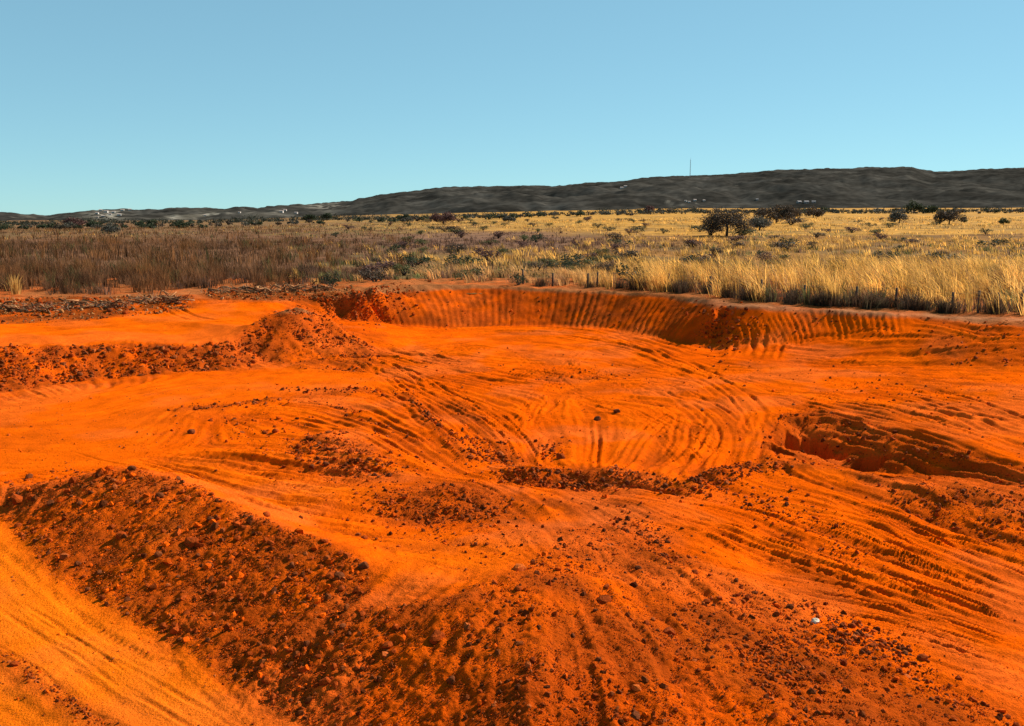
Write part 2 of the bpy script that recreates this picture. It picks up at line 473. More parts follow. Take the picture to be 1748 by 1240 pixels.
def smooth_line(P, n=6):
    P = np.asarray(P, float)
    if len(P) < 3: return P
    Q = np.vstack([2 * P[0] - P[1], P, 2 * P[-1] - P[-2]])
    o = []
    for i in range(1, len(Q) - 2):
        for t in np.arange(n) / n:
            a, b, c, d = Q[i - 1:i + 3]
            o.append(0.5 * (2 * b + (c - a) * t + (2 * a - 5 * b + 4 * c - d) * t * t + (3 * b - a - 3 * c + d) * t ** 3))
    o.append(P[-1])
    return np.array(o)

# ---- flow field of the scraping, from traced strokes
FLOW = [
    [(640, 600), (760, 640), (900, 680)], [(640, 650), (760, 710), (830, 790)], [(660, 640), (800, 690), (940, 760)], [(560, 590), (640, 620), (760, 640)],
    [(680, 580), (850, 570), (1000, 580), (1140, 610)], [(700, 610), (900, 620), (1080, 640)], [(760, 650), (950, 665), (1150, 665)],
    [(1040, 572), (1230, 650), (1480, 700), (1748, 790)], [(1120, 610), (1260, 660), (1290, 720), (1270, 790)], [(1100, 680), (1180, 690), (1230, 730), (1190, 800)],
    [(1150, 720), (1120, 780), (1090, 810)], [(1200, 740), (1150, 790)], [(1230, 635), (1500, 632), (1748, 640)], [(1260, 670), (1500, 690), (1748, 740)],
    [(1350, 700), (1550, 735), (1748, 785)], [(1340, 730), (1550, 790), (1748, 830)], [(1130, 840), (1300, 880), (1500, 960), (1748, 1040)],
    [(1100, 870), (1250, 930), (1450, 1000), (1748, 1080)], [(1180, 950), (1400, 1010), (1600, 1060), (1748, 1100)], [(1300, 860), (1500, 900), (1748, 990)],
    [(1400, 1060), (1600, 1120), (1748, 1170)], [(1450, 830), (1600, 890), (1748, 950)],
    [(0, 960), (150, 1080), (330, 1180), (500, 1290)], [(0, 1060), (180, 1200), (300, 1290)], [(-100, 1160), (60, 1240), (150, 1300)],
    [(0, 730), (150, 720), (300, 680), (500, 650), (640, 645)], [(0, 770), (150, 770), (260, 760), (300, 700)], [(240, 795), (420, 845), (600, 890), (740, 900)],
    [(330, 700), (480, 690), (640, 720), (760, 790)], [(330, 780), (500, 800), (700, 820)], [(450, 680), (600, 680), (700, 720)],
    [(880, 990), (760, 1110), (600, 1260)], [(890, 990), (880, 1120), (870, 1280)], [(940, 960), (1050, 1080), (1160, 1260)], [(1040, 920), (1200, 1060), (1400, 1240)],
    [(1130, 940), (1350, 1080), (1600, 1230)], [(760, 1030), (660, 1130), (560, 1240)], [(230, 810), (160, 880), (90, 960)], [(440, 890), (350, 970), (270, 1060)],
    [(620, 970), (520, 1080), (440, 1170)], [(330, 840), (240, 930), (170, 1010)], [(540, 930), (430, 1030), (350, 1120)],
    [(0, 570), (200, 560), (420, 550)], [(0, 620), (20, 650)], [(200, 600), (205, 635)], [(510, 530), (470, 600)], [(510, 530), (560, 610)], [(510, 530), (620, 600)],
    [(1600, 560), (1750, 600)], [(1600, 600), (1748, 580)], [(1300, 535), (1330, 580)], [(1450, 540), (1470, 575)], [(1260, 600), (1500, 600), (1600, 600)],
    [(960, 810), (1100, 830)], [(900, 850), (960, 900), (1000, 960)], [(700, 950), (850, 960)], [(-300, 860), (0, 1000)], [(0, 530), (300, 530)],
    [(1000, 650), (880, 740)], [(940, 745), (925, 790)], [(1015, 715), (1010, 790)],
]
fp, fd = [], []
for ln in FLOW:
    G = ground_px([p[0] for p in ln], [p[1] for p in ln])[:, :2]
    G = smooth_line(G, 8) if len(G) > 2 else np.linspace(G[0], G[1], 5)
    d = np.diff(G, axis=0); L = np.linalg.norm(d, axis=1) + 1e-9
    fp.append((G[:-1] + G[1:]) / 2); fd.append(d / L[:, None])
fp = np.vstack(fp); fd = np.vstack(fd)
a2 = 2 * np.arctan2(fd[:, 1], fd[:, 0])
cx_ = np.arange(X0, X1 + 1, 0.5); cy_ = np.arange(Y0, Y1 + 1, 0.5)
CX, CY = np.meshgrid(cx_, cy_, indexing='ij')
sx = np.zeros(CX.shape); sy = np.zeros(CX.shape)
for p, a in zip(fp, a2):
    q = 1.0 / ((CX - p[0]) ** 2 + (CY - p[1]) ** 2 + 0.25) ** 1.6
    sx += q * math.cos(a); sy += q * math.sin(a)
ang = np.arctan2(sy, sx) / 2
FX = np.cos(ang).astype(np.float32); FY = np.sin(ang).astype(np.float32)

def lic(x0, x1, y0, y1, st, steps, rad, seed):
    xs = np.arange(x0, x1, st); ys = np.arange(y0, y1, st)
    n1, n2 = len(xs), len(ys)
    rg = np.random.default_rng(seed)
    N1 = blur(rg.standard_normal((n1, n2)).astype(np.float32), 1, 1)
    N2 = blur(rg.standard_normal((n1, n2)).astype(np.float32), rad, 2)
    N1 /= N1.std(); N2 /= N2.std()
    XX, YY = np.meshgrid(xs, ys, indexing='ij')
    o1 = N1.copy(); o2 = N2.copy()
    ci = np.clip(np.rint((XX - X0) / 0.5).astype(int), 0, len(cx_) - 1); cj = np.clip(np.rint((YY - Y0) / 0.5).astype(int), 0, len(cy_) - 1)
    bx, by = FX[ci, cj], FY[ci, cj]
    for sgn in (1, -1):
        px, py = XX.astype(np.float32).copy(), YY.astype(np.float32).copy(); dx, dy = bx * sgn, by * sgn
        for k in range(steps):
            px = px + dx * st * 1.3; py = py + dy * st * 1.3
            i = np.clip(((px - x0) / st + 0.5).astype(np.int32), 0, n1 - 1); j = np.clip(((py - y0) / st + 0.5).astype(np.int32), 0, n2 - 1)
            o1 += N1[i, j]; o2 += N2[i, j]
            if k % 3 == 2:
                ci = np.clip(((px - X0) * 2 + 0.5).astype(np.int32), 0, len(cx_) - 1); cj = np.clip(((py - Y0) * 2 + 0.5).astype(np.int32), 0, len(cy_) - 1)
                nx, ny = FX[ci, cj], FY[ci, cj]
                s = np.where(nx * dx + ny * dy < 0, -1, 1)
                dx, dy = nx * s, ny * s
    return o1 / o1.std(), o2 / o2.std()
LA, LB = lic(X0, X1, Y0, Y1, STEP, 36, 3, 5)
LA = LA[:NX, :NY]; LB = LB[:NX, :NY]

# ---- amplitude masks
rub = np.zeros((NX, NY), np.float32)      # how rubbly
for k, v in {1: .68, 2: .55, 3: .8, 4: 1.2, 5: .08, 6: 1.3, 7: .15, 8: .4, 9: .8, 10: .9, 11: 1.2, 12: 1.3, 13: 1.2}.items():
    rub = np.maximum(rub, SM[k] * v)
smooth = np.clip(SM[0] * .75 + flatroad * .75 + terrace * .6, 0, 1)
plainm = sstep(-0.25, -0.05, ZB) * (GY > 40)
scrape = (1 - .92 * SM[5]) * (1 - .8 * SM[7]) * np.clip(1 - smooth, 0, 1) * (1 - 0.7 * np.clip(rub, 0, 1)) * (1 - plainm) + 0.22 * smooth
patch = 0.55 + 0.75 * sstep(-0.3, 0.5, fbm(GX / 3.1, GY / 3.1, 2, 3))
Z += 0.05 * fbm(GX / 2.3, GY / 2.3, 4, 1) * (0.35 + 0.65 * (1 - smooth))
Z += (0.026 * LA + 0.020 * LB) * scrape * patch
rn = fbm(GX / 0.55, GY / 0.55, 4, 5, 0.6)
Z += rub * (0.045 * rn + 0.035 * np.abs(vn(GX / 0.3, GY / 0.3, 8)) + 0.02 * LB)
Z += 0.07 * fbm(GX / 1.4, GY / 1.4, 3, 6) * rub
Z += 0.05 * fbm(GX / 0.7, GY / 0.7, 3, 2) * plainm

# ---- bucket tooth furrows on the two embankments
rimP = np.array([p[:2] for p in LINES[0]])
PITS = []
def furrows(mask, spacing, amp, warp, seed):
    ii, jj = np.where(mask > 0.02)
    xs = gx[ii]; ys = gy[jj]
    P = rimP[(rimP[:, 0] > xs.min() - 6) & (rimP[:, 0] < xs.max() + 6)]
    b, arc, sg, _ = polydist(smooth_line(P, 6), xs, ys)
    ph = (arc + warp * fbm(xs / 1.7, ys / 1.7, 2, seed)) / spacing
    k = np.floor(ph)
    j = np.random.default_rng(seed).random(4000)
    t = ph - k
    prof = np.abs(t - 0.5) * 2                # sharp ridges between round scoops
    am = 0.45 + 0.8 * j[(k.astype(int)) % 4000]
    fade = sstep(0.1, 0.7, b) * mask[ii, jj]
    Z[ii, jj] += (amp * am * (prof ** 2 - 0.33) * fade).astype(np.float32)
def bucket_marks(mask, px0, py0, hpx, fan, per, amp, warp, seed, lean=0.0):
    ii, jj = np.where(mask > 0.03)
    xs, ys_, zs = gx[ii], gy[jj], ZB[ii, jj]
    px, py = project(xs, ys_, zs)
    t = (py - py0) / hpx
    c = (px - (px0 - px) * fan * t - lean * t) / per + warp * fbm(xs / 2.2, ys_ / 2.2, 2, seed)
    k = np.floor(c).astype(int); f = c - k
    j = np.random.default_rng(seed).random(4000)
    prof = (np.abs(f - .5) * 2) ** 2.2 - .3
    am = np.where(j[k % 4000] < .12, .1, .45 + .8 * j[k % 4000]) * (.85 + .35 * vn(k * 7.3, t * .8, seed))
    Z[ii, jj] += (amp * am * prof * mask[ii, jj] * sstep(-.02, .16, t + .12 * (j[(k + 77) % 4000] - .5))).astype(np.float32)
bucket_marks(SM[5], 860, 488, 65, .17, 12.0, .10, .35, 3)
bucket_marks(SM[5], 860, 488, 65, .17, 5.3, .045, .6, 8)
bucket_marks(SM[7] * np.clip(.5 + 1.3 * fbm(GX / 1.6, GY / 1.6, 2, 7), 0, 1), 1400, 527, 55, .10, 12.0, .12, .6, 4, lean=16)

# ---- wheel ruts and tracks, traced (carved into the ground mesh below)
RUTS = []
def rut(*a, **k): RUTS.append((a, k))
def carve(VX, VY, dzv, px, n=2, sp=0.35, wd=0.1, dep=0.06, tread=0.0, wob=0.04, tper=0.22):
    dep *= .8; wd *= .6; tread *= .6
    G = ground_px([p[0] for p in px], [p[1] for p in px])[:, :2]
    P = smooth_line(G, 5)
    m = (n * sp) / 2 + .8
    sel = np.where((VX > P[:, 0].min() - m) & (VX < P[:, 0].max() + m) & (VY > P[:, 1].min() - m) & (VY < P[:, 1].max() + m))[0]
    if not len(sel): return
    xs, ys = VX[sel], VY[sel]
    b, arc, sg, Lt = polydist(P, xs, ys)
    ok = b < m
    sel, xs, ys, b, arc, sg = (q[ok] for q in (sel, xs, ys, b, arc, sg))
    sg = sg + wob * fbm(arc / 1.6, arc * 0 + n, 2, 7)
    endf = sstep(0, 0.8, arc) * sstep(0, 0.8, Lt - arc)
    dz = np.zeros(xs.shape)
    for k in range(n):
        q = sg - (k - (n - 1) / 2) * sp * (1 + .12 * math.sin(k * 2.3))
        am = np.clip(0.55 + 0.9 * fbm(arc / 1.7, arc * 0 + k * 3.7, 3, 9 + k), 0.0, 1.3)
        am = am * (.55 + .6 * ((k * .618) % 1))
        dz += am * (-dep * np.exp(-(q / wd) ** 2) + 0.55 * dep * np.exp(-((np.abs(q) - 1.9 * wd) / (0.7 * wd)) ** 2) * (.85 + .4 * np.abs(vn(arc / .5, arc * 0 + k, 3))))
        if tread:
            dz += tread * np.exp(-(q / (wd * 1.6)) ** 4) * np.sign(np.sin(2 * math.pi * (arc + 0.25 * np.abs(q)) / tper)) * am
    dzv[sel] += dz * endf

# sweep of tracks in the middle
rut([(640, 610), (760, 700), (850, 770)], 5, .4, .10, .07)
rut([(690, 640), (780, 690), (890, 745)], 4, .4, .10, .07)
rut([(650, 655), (720, 710), (800, 770)], 3, .45, .12, .07)
rut([(1040, 570), (1140, 610), (1240, 655), (1400, 690), (1560, 735), (1748, 795)], 3, .5, .14, .09)
rut([(1100, 590), (1200, 640), (1330, 672), (1520, 705), (1748, 770)], 2, .9, .2, .07)
rut([(1240, 640), (1400, 640), (1600, 636), (1748, 642)], 3, .8, .16, .06)
rut([(1130, 615), (1240, 670), (1290, 730), (1280, 790)], 4, .42, .11, .07)
rut([(1090, 650), (1190, 690), (1240, 740), (1220, 800)], 4, .4, .11, .07)
rut([(1180, 705), (1170, 760), (1100, 810)], 3, .5, .12, .08)
rut([(1160, 700), (1090, 750), (1040, 800)], 2, .5, .12, .08)
rut([(1230, 720), (1200, 770), (1150, 805)], 2, .5, .12, .08)
rut([(942, 745), (930, 790)], 2, .25, .12, .07)
rut([(1012, 712), (1015, 750), (1008, 800)], 2, .22, .12, .07)
rut([(970, 700), (1040, 705), (1060, 715)], 1, .4, .15, .10)
rut([(690, 578), (850, 566), (1000, 574), (1100, 600)], 3, .7, .16, .07)
rut([(700, 600), (900, 618), (1030, 626)], 2, .8, .2, .07)
rut([(760, 640), (900, 650), (1060, 655)], 2, .7, .16, .06)
rut([(820, 690), (960, 690), (1040, 680)], 2, .5, .12, .05)
rut([(560, 560), (640, 590), (760, 620)], 4, .6, .15, .10)
rut([(600, 600), (680, 640), (740, 660)], 4, .5, .13, .08)
rut([(1260, 760), (1290, 700), (1230, 650)], 2, .6, .14, .06)
# right foreground tracks
rut([(1100, 845), (1250, 870), (1400, 925), (1560, 985), (1748, 1050)], 2, .55, .12, .07, tread=.018)
rut([(1090, 875), (1230, 900), (1400, 960), (1600, 1030), (1748, 1075)], 5, .33, .10, .08)
rut([(1180, 955), (1330, 985), (1500, 1010), (1650, 1060)], 6, .30, .09, .075)
rut([(1240, 1000), (1400, 1020), (1560, 1055), (1748, 1110)], 5, .28, .08, .06)
rut([(1330, 855), (1480, 890), (1600, 945), (1748, 1005)], 4, .42, .11, .08)
rut([(1420, 840), (1520, 880), (1660, 930), (1748, 955)], 3, .4, .11, .08)
rut([(1280, 880), (1420, 935), (1560, 965), (1748, 1030)], 2, .5, .11, .06, tread=.02)
rut([(1450, 1050), (1600, 1085), (1748, 1125)], 4, .3, .08, .06)
rut([(1500, 1095), (1620, 1130), (1748, 1165)], 3, .3, .08, .05)
rut([(1500, 1180), (1620, 1160), (1748, 1150)], 2, .4, .09, .05)
# trench wall gouges
rut([(1318, 722), (1345, 708), (1420, 707), (1560, 750), (1660, 780), (1760, 806)], 2, .36, .24, .13, wob=.02)
rut([(1340, 732), (1430, 733), (1570, 776), (1760, 815)], 3, .36, .2, .11, wob=.02)
rut([(1400, 752), (1480, 768), (1580, 794), (1748, 822)], 2, .36, .2, .10, wob=.02)
rut([(1500, 660), (1620, 690), (1748, 740)], 4, .7, .16, .08)
rut([(1550, 660), (1650, 660), (1748, 662)], 3, .6, .14, .08)
rut([(1330, 672), (1500, 668), (1640, 690)], 2, .8, .15, .07)
# scoop on the right, mound on the far right
rut([(1250, 540), (1270, 570), (1262, 610)], 2, .9, .2, .14)
rut([(1320, 545), (1320, 580), (1310, 615)], 2, .8, .18, .12)
rut([(1290, 600), (1400, 580), (1520, 565)], 2, .7, .16, .08)
rut([(1470, 600), (1440, 625)], 4, .8, .18, .07)
rut([(1580, 590), (1660, 570), (1748, 562)], 5, .6, .14, .11)
rut([(1570, 612), (1680, 600), (1748, 590)], 3, .6, .14, .10)
# foreground tread marks
rut([(250, 800), (380, 838), (520, 880), (640, 897), (740, 902)], 1, .5, .30, .035, tread=.03, wob=.03)
rut([(330, 790), (420, 800), (480, 822), (560, 850), (640, 862)], 1, .5, .30, .04, tread=.03, wob=.03)
rut([(480, 812), (600, 820), (680, 838)], 1, .5, .28, .04, tread=.03, wob=.03)
rut([(-40, 900), (90, 1015), (200, 1095), (330, 1160), (470, 1235), (600, 1330)], 1, .5, .13, .03, tread=.022, wob=.02, tper=.16)
rut([(-60, 980), (100, 1090), (250, 1185), (380, 1255), (500, 1330)], 2, .35, .07, .022, wob=.08)
rut([(-60, 1030), (60, 1110), (200, 1210), (320, 1300)], 2, .6, .06, .02, wob=.1)
rut([(0, 1010), (120, 1080), (260, 1165)], 1, .35, .05, .025, wob=.1)
# left flat
rut([(0, 735), (150, 715), (330, 672), (520, 648), (640, 642)], 2, .9, .2, .025)
rut([(0, 765), (150, 760), (260, 735), (330, 690)], 2, .7, .16, .025)
rut([(330, 705), (420, 695), (500, 690), (620, 712), (740, 780)], 2, .6, .13, .07)
rut([(400, 720), (520, 716), (620, 740), (740, 800)], 3, .5, .12, .07)
rut([(470, 672), (600, 668), (690, 690), (760, 760)], 2, .5, .12, .08)
rut([(330, 775), (430, 765), (520, 775), (700, 812)], 2, .5, .12, .05, tread=.02)
rut([(120, 770), (230, 796), (330, 790), (420, 778)], 1, .5, .09, .05)
rut([(0, 565), (180, 560), (420, 545)], 3, .9, .18, .05)
rut([(270, 515), (330, 545), (420, 552)], 2, .9, .2, .10)

# crossing machine tracks on the pit floor
for q_ in ([(690, 588), (860, 600), (1010, 640), (1240, 770)], [(880, 600), (960, 660), (1100, 720), (1180, 790)], [(1010, 590), (930, 660), (880, 740)], [(1180, 620), (1060, 640), (900, 640), (740, 610)],
           [(1300, 660), (1210, 640), (1080, 600), (980, 575)], [(760, 660), (860, 730), (900, 790)], [(1500, 650), (1380, 690), (1290, 780)], [(1748, 690), (1580, 670), (1400, 650)], [(1700, 760), (1560, 710), (1420, 680)]):
    rut(q_, 7, .13, .07, .055, tread=.03, wob=.02, tper=.3)
for q_ in ([(1120, 838), (1240, 858), (1420, 905), (1600, 975), (1748, 1030)], [(1150, 905), (1330, 955), (1560, 1000), (1748, 1065)], [(1300, 1010), (1500, 1060), (1748, 1140)]):
    rut(q_, 6, .12, .06, .05, tread=.025, wob=.02, tper=.24)
# rills where stones rolled down the heap
rr_ = np.random.default_rng(15)
for k in range(11):
    x0_ = rr_.uniform(650, 1120); f_ = (x0_ - 885) / 235
    y0_ = 985 + 35 * abs(min(f_, 0)) + rr_.uniform(-25, 45) - 50 * max(f_, 0)
    L_ = rr_.uniform(120, 280)
    rut([(x0_, y0_), (x0_ + f_ * L_ * .55, y0_ + L_ * .5), (x0_ + f_ * L_ * 1.15, y0_ + L_)], 1, .22, .09 + .06 * rr_.random(), .015 + .02 * rr_.random(), wob=.15)

# ---- windrow along the haul road
def ridge(px, hgt, wd):
    G = ground_px([p[0] for p in px], [p[1] for p in px])[:, :2]
    P = smooth_line(G, 5)
    b, arc, sg, Lt = polydist(P, GX, GY)
    q = np.exp(-(b / wd) ** 2) * (0.6 + 0.5 * fbm(GX / .35, GY / .35, 3, 4))
    Z[:] += (hgt * q).astype(np.float32)
    return np.exp(-(b / wd) ** 2)
wind = ridge([(-60, 1090), (20, 1145), (90, 1195), (190, 1250), (300, 1330)], 0.10, 0.30)
wind = np.maximum(wind, ridge([(310, 700), (400, 692), (480, 682), (620, 668)], 0.10, 0.30))
wind = np.maximum(wind, ridge([(690, 672), (730, 720), (800, 785)], 0.10, 0.28))
wind = np.maximum(wind, ridge([(780, 690), (830, 740), (880, 790)], 0.05, 0.35))
wind = np.maximum(wind, ridge([(1230, 810), (1300, 795), (1380, 800)], 0.12, 0.35))
wind = np.maximum(wind, ridge([(1170, 830), (1230, 815)], 0.14, 0.45))

for px, py, rr, dd in [(1375, 766, .5, .95), (1330, 768, .3, .6), (1476, 796, .42, 1.0), (1500, 812, .42, .9), (1425, 780, .3, .5)]:
    g_ = ground_px([px], [py])[0]
    q_ = np.hypot((GX - g_[0]) / 1.5, (GY - g_[1])) + .16 * fbm(GX / .35, GY / .35, 3, 4)
    Z -= (dd * (1 - sstep(rr * .72, rr, q_))).astype(np.float32)
# ---- soil colour of the raster
colr = np.zeros((NX, NY, 3), np.float32) + SOIL
def mixc(m, c):
    global colr
    m = np.clip(m, 0, 1)[..., None]
    colr = colr * (1 - m) + np.asarray(c) * m
big = fbm(GX / 5.0, GY / 5.0, 3, 2)
mixc(SM[0] * .95, ROADC); mixc(flatroad * .15, ROADC); mixc(terrace * .2, ROADC); mixc(treadway * .3, ROADC); mixc(lightflat * .3, ROADC)
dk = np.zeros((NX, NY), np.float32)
for k, v in {1: .74, 2: .84, 3: .75, 4: 1., 5: .95, 6: .95, 7: .0, 8: .5, 9: .9, 10: .85, 11: .9, 12: .8, 13: .8}.items():  # dark turned soil; trench and mound faces also carry painted shade
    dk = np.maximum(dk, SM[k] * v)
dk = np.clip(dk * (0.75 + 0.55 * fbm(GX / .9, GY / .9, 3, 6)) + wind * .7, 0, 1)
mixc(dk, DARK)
mixc(np.clip(-(LB + .8 * LA) * .20 * scrape * patch, 0, .5), DARK)  # fresh soil streaks, with shade of the scrape grooves painted in
mixc(np.clip(LB * .10 * scrape, 0, .2), ROADC)
mixc(np.clip(0.5 * sstep(.1, .9, big) * (1 - smooth), 0, .35), SOIL * (.8, .66, .8))
mixc(plainm * .8, (.23, .10, .035))
strip = blur(np.maximum(poly_mask([(-300, 512), (0, 510), (330, 505), (335, 526), (160, 545), (0, 553), (-300, 560)]), poly_mask([(340, 500), (560, 500), (620, 498), (600, 512), (450, 514), (350, 514)])).astype(np.float32), 8)
mixc(strip * np.clip(.75 + .5 * fbm(GX / .7, GY / .7, 3, 2), 0, 1), UMBER * 1.3)
rimpale = np.exp(-((GX * 0 + ZB + 0.0) / .12) ** 2) * (GX > 9) * sstep(-.6, .6, -(polydist(rimP[15:], GX, GY)[0] - 0.7)) if True else 0
mixc(rimpale * .35, (.46, .22, .11))
midheap = blur(poly_mask([(650, 835), (760, 822), (880, 835), (960, 845), (1100, 850), (1180, 930), (1040, 900), (930, 945), (870, 905), (760, 900), (650, 890)]).astype(np.float32), 9)
mixc(midheap * np.clip(.6 + .6 * fbm(GX / .8, GY / .8, 3, 4), 0, .9), DARK * 1.15)
mixc(np.clip(sstep(.05, .75, fbm(GX / 2.6, GY / 2.6, 4, 8)) * .42 * (1 - .5 * smooth) * (1 - .8 * dk), 0, .4), DUST)
mixc(np.clip(sstep(.2, .8, fbm(GX / 1.9, GY / 1.9, 4, 1)) * .34 * (1 - .6 * smooth), 0, .34), DARK)

# ------------------------------------------------------------------ ground mesh (finer near the camera), one object per piece of ground
ys = [6.0]
while ys[-1] < 74:
    y = ys[-1]
    ys.append(y + min(0.066 if 19 < y < 33 else 0.122, max(0.028, y * y / 4700)))
ys = np.array(ys)
ui = np.linspace(-.62, .62, 690)
uo = np.linspace(.62, .98, 36)[1:]
us = np.concatenate([-uo[::-1], ui, uo])
UX = us[:, None] * (ys[None] + 2.5)
UY = np.repeat(ys[None], len(us), 0)
UZ = samp(Z, UX, UY)
dzv = np.zeros(UX.size); fx_, fy_ = UX.ravel(), UY.ravel()
for a, k in RUTS: carve(fx_, fy_, dzv, *a, **k)
UZ = UZ + dzv.reshape(UX.shape)
near = np.clip((34 - UY) / 16, 0, 1)
rubv = samp(rub, UX, UY); smv = samp(smooth, UX, UY)
UZ = UZ + near * (0.013 * fbm(UX / .13, UY / .13, 3, 3, .7) * (0.6 + 1.6 * rubv) * (1 - .65 * smv))
UZ = UZ + (1 - near) * .022 * fbm(UX / .3, UY / .45, 2, 5, .7) * (.6 + 1.2 * rubv) * (1 - .5 * smv)
nU, nV = UX.shape
VV = np.stack([UX, UY, UZ], -1)
dU = np.gradient(VV, axis=0); dV = np.gradient(VV, axis=1)
NN = np.cross(dU, dV); NN /= np.linalg.norm(NN, axis=2)[..., None]
ii = np.clip(((UX - X0) / STEP + .5).astype(int), 0, NX - 1); jj = np.clip(((UY - Y0) / STEP + .5).astype(int), 0, NY - 1)
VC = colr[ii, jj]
VZ = zone_id[ii, jj]
idx = np.arange(nU * nV).reshape(nU, nV)
Q = np.stack([idx[:-1, :-1], idx[1:, :-1], idx[1:, 1:], idx[:-1, 1:]], -1).reshape(-1, 4)
qz = VZ[:-1, :-1].ravel()
Vf, Nf, Cf = VV.reshape(-1, 3), NN.reshape(-1, 3), VC.reshape(-1, 3)
def ground_piece(name, k):
    q = Q[qz == k]
    u, inv = np.unique(q, return_inverse=True)
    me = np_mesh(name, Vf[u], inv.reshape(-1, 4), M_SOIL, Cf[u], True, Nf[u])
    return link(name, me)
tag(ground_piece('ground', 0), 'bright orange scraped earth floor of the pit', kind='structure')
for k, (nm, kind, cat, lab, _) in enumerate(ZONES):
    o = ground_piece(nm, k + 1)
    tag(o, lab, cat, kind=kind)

# ------------------------------------------------------------------ the plain and its surroundings
KX = [-800, 0, 400, 800, 1100, 1748, 2600]; KZ = [1, 1, 2, 6.5, 9.5, 10.5, 10]
def plain_z(x, y):
    px = PW / 2 + F * CT * x / np.maximum(y, 20)
    r = np.interp(px, KX, KZ) * np.maximum(0, y - 110) / 590.0
    far = np.clip((y - 90) / 200, 0, 1)
    return r + far * (0.5 * fbm(x / 70, y / 60, 3, 4)) + np.clip((y - 74) / 20, 0, 1) * .1 * fbm(x / 5, y / 5, 2, 2)
def plain_px(px, py):
    rx, rz = ray(px, py)
    d = np.linspace(62, 900, 6000)
    h = EYE + rz * d - plain_z(rx * d, d)
    k = np.argmax(h < 0) if (h < 0).any() else len(d) - 1
    return np.array((float(rx * d[k]), float(d[k]), float(plain_z(rx * d[k], d[k]))))
GOLD = np.array((.60, .30, .055)); STRAW = np.array((.64, .35, .09)); BRUSH = np.array((.12, .052, .022)); OLIVE = np.array((.10, .09, .03)); MAUVE = np.array((.15, .075, .045))
def veg_kind(px, py, x, y):
    """weights of gold, brush, olive, mauve at a ground point"""
    n1 = fbm(x / 9, y / 16, 3, 1); n2 = fbm(x / 22, y / 45, 3, 5); n3 = fbm(x / 4, y / 9, 2, 8)
    right = sstep(590, 1000, px + 190 * n1 + 70 * n3)
    brush = (1 - sstep(470, 700, px + 150 * n3 + 120 * n1)) * sstep(384, 412, py + 9 * n2 + .012 * (px - 250))
    leftfar = (1 - sstep(350, 700, px + 150 * n2)) * (1 - sstep(384, 412, py + 9 * n2))
    mid = np.exp(-((px - 830) / 240) ** 2) * np.exp(-((py - 412 - 8 * n2) / 15) ** 2)
    mid = np.clip(1.3 * mid + .25 * n3 * mid, 0, 1)
    blotch = sstep(-.05, .6, n1 + .7 * n3)
    g = np.clip(.30 + .70 * right, 0, 1) * (1 - brush) * (1 - .85 * mid) * (1 - .75 * leftfar) * (1 - .50 * blotch)
    o = (.24 * blotch + .35 * (1 - right) * sstep(-.3, .4, n3)) * (1 - brush) * (1 - mid)
    b = brush + .45 * leftfar
    m = .9 * mid + .15 * leftfar + .2 * (1 - right) + .16 * blotch * (1 - brush)
    s = g + o + b + m + 1e-6
    return g / s, b / s, o / s, m / s
yy = np.concatenate([np.arange(64, 140, 1.2), np.geomspace(140, 1500, 150)[1:]])
uu = np.linspace(-1.6, 1.6, 420)
PX = uu[:, None] * yy[None]; PY = np.repeat(yy[None], len(uu), 0)
PZ = plain_z(PX, PY) - .03 - .4 * np.exp(-(PY - 64) / 3.0)
ppx, ppy = project(PX, PY, PZ)
g, b, o_, m_ = veg_kind(ppx, ppy, PX, PY)
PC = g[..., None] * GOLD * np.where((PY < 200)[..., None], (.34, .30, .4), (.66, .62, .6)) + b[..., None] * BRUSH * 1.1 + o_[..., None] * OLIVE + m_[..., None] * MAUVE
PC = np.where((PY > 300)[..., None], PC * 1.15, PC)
id2 = np.arange(PX.size).reshape(PX.shape)
Q2 = np.stack([id2[:-1, :-1], id2[1:, :-1], id2[1:, 1:], id2[:-1, 1:]], -1).reshape(-1, 4)
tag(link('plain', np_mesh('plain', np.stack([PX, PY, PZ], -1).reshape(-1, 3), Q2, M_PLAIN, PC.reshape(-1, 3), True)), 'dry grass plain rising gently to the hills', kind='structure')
# earth around and behind the camera, out to the horizon
sx_ = np.concatenate([-np.geomspace(7000, 10, 40), np.linspace(-8, 8, 9), np.geomspace(10, 7000, 40)])
SXX, SYY = np.meshgrid(sx_, np.concatenate([-np.geomspace(5000, 10, 30), np.linspace(-5, 60, 20), np.geomspace(66, 8000, 40)]), indexing='ij')
SZ = np.full(SXX.shape, -3.6)
id3 = np.arange(SXX.size).reshape(SXX.shape)
Q3 = np.stack([id3[:-1, :-1], id3[1:, :-1], id3[1:, 1:], id3[:-1, 1:]], -1).reshape(-1, 4)
SCOL = np.where((SYY < 62)[..., None], SOIL * .9, GOLD * .5)
tag(link('terrain', np_mesh('terrain', np.stack([SXX, SYY, SZ], -1).reshape(-1, 3), Q3, M_SOIL, SCOL.reshape(-1, 3), True)), 'open earth stretching to the horizon', kind='structure')

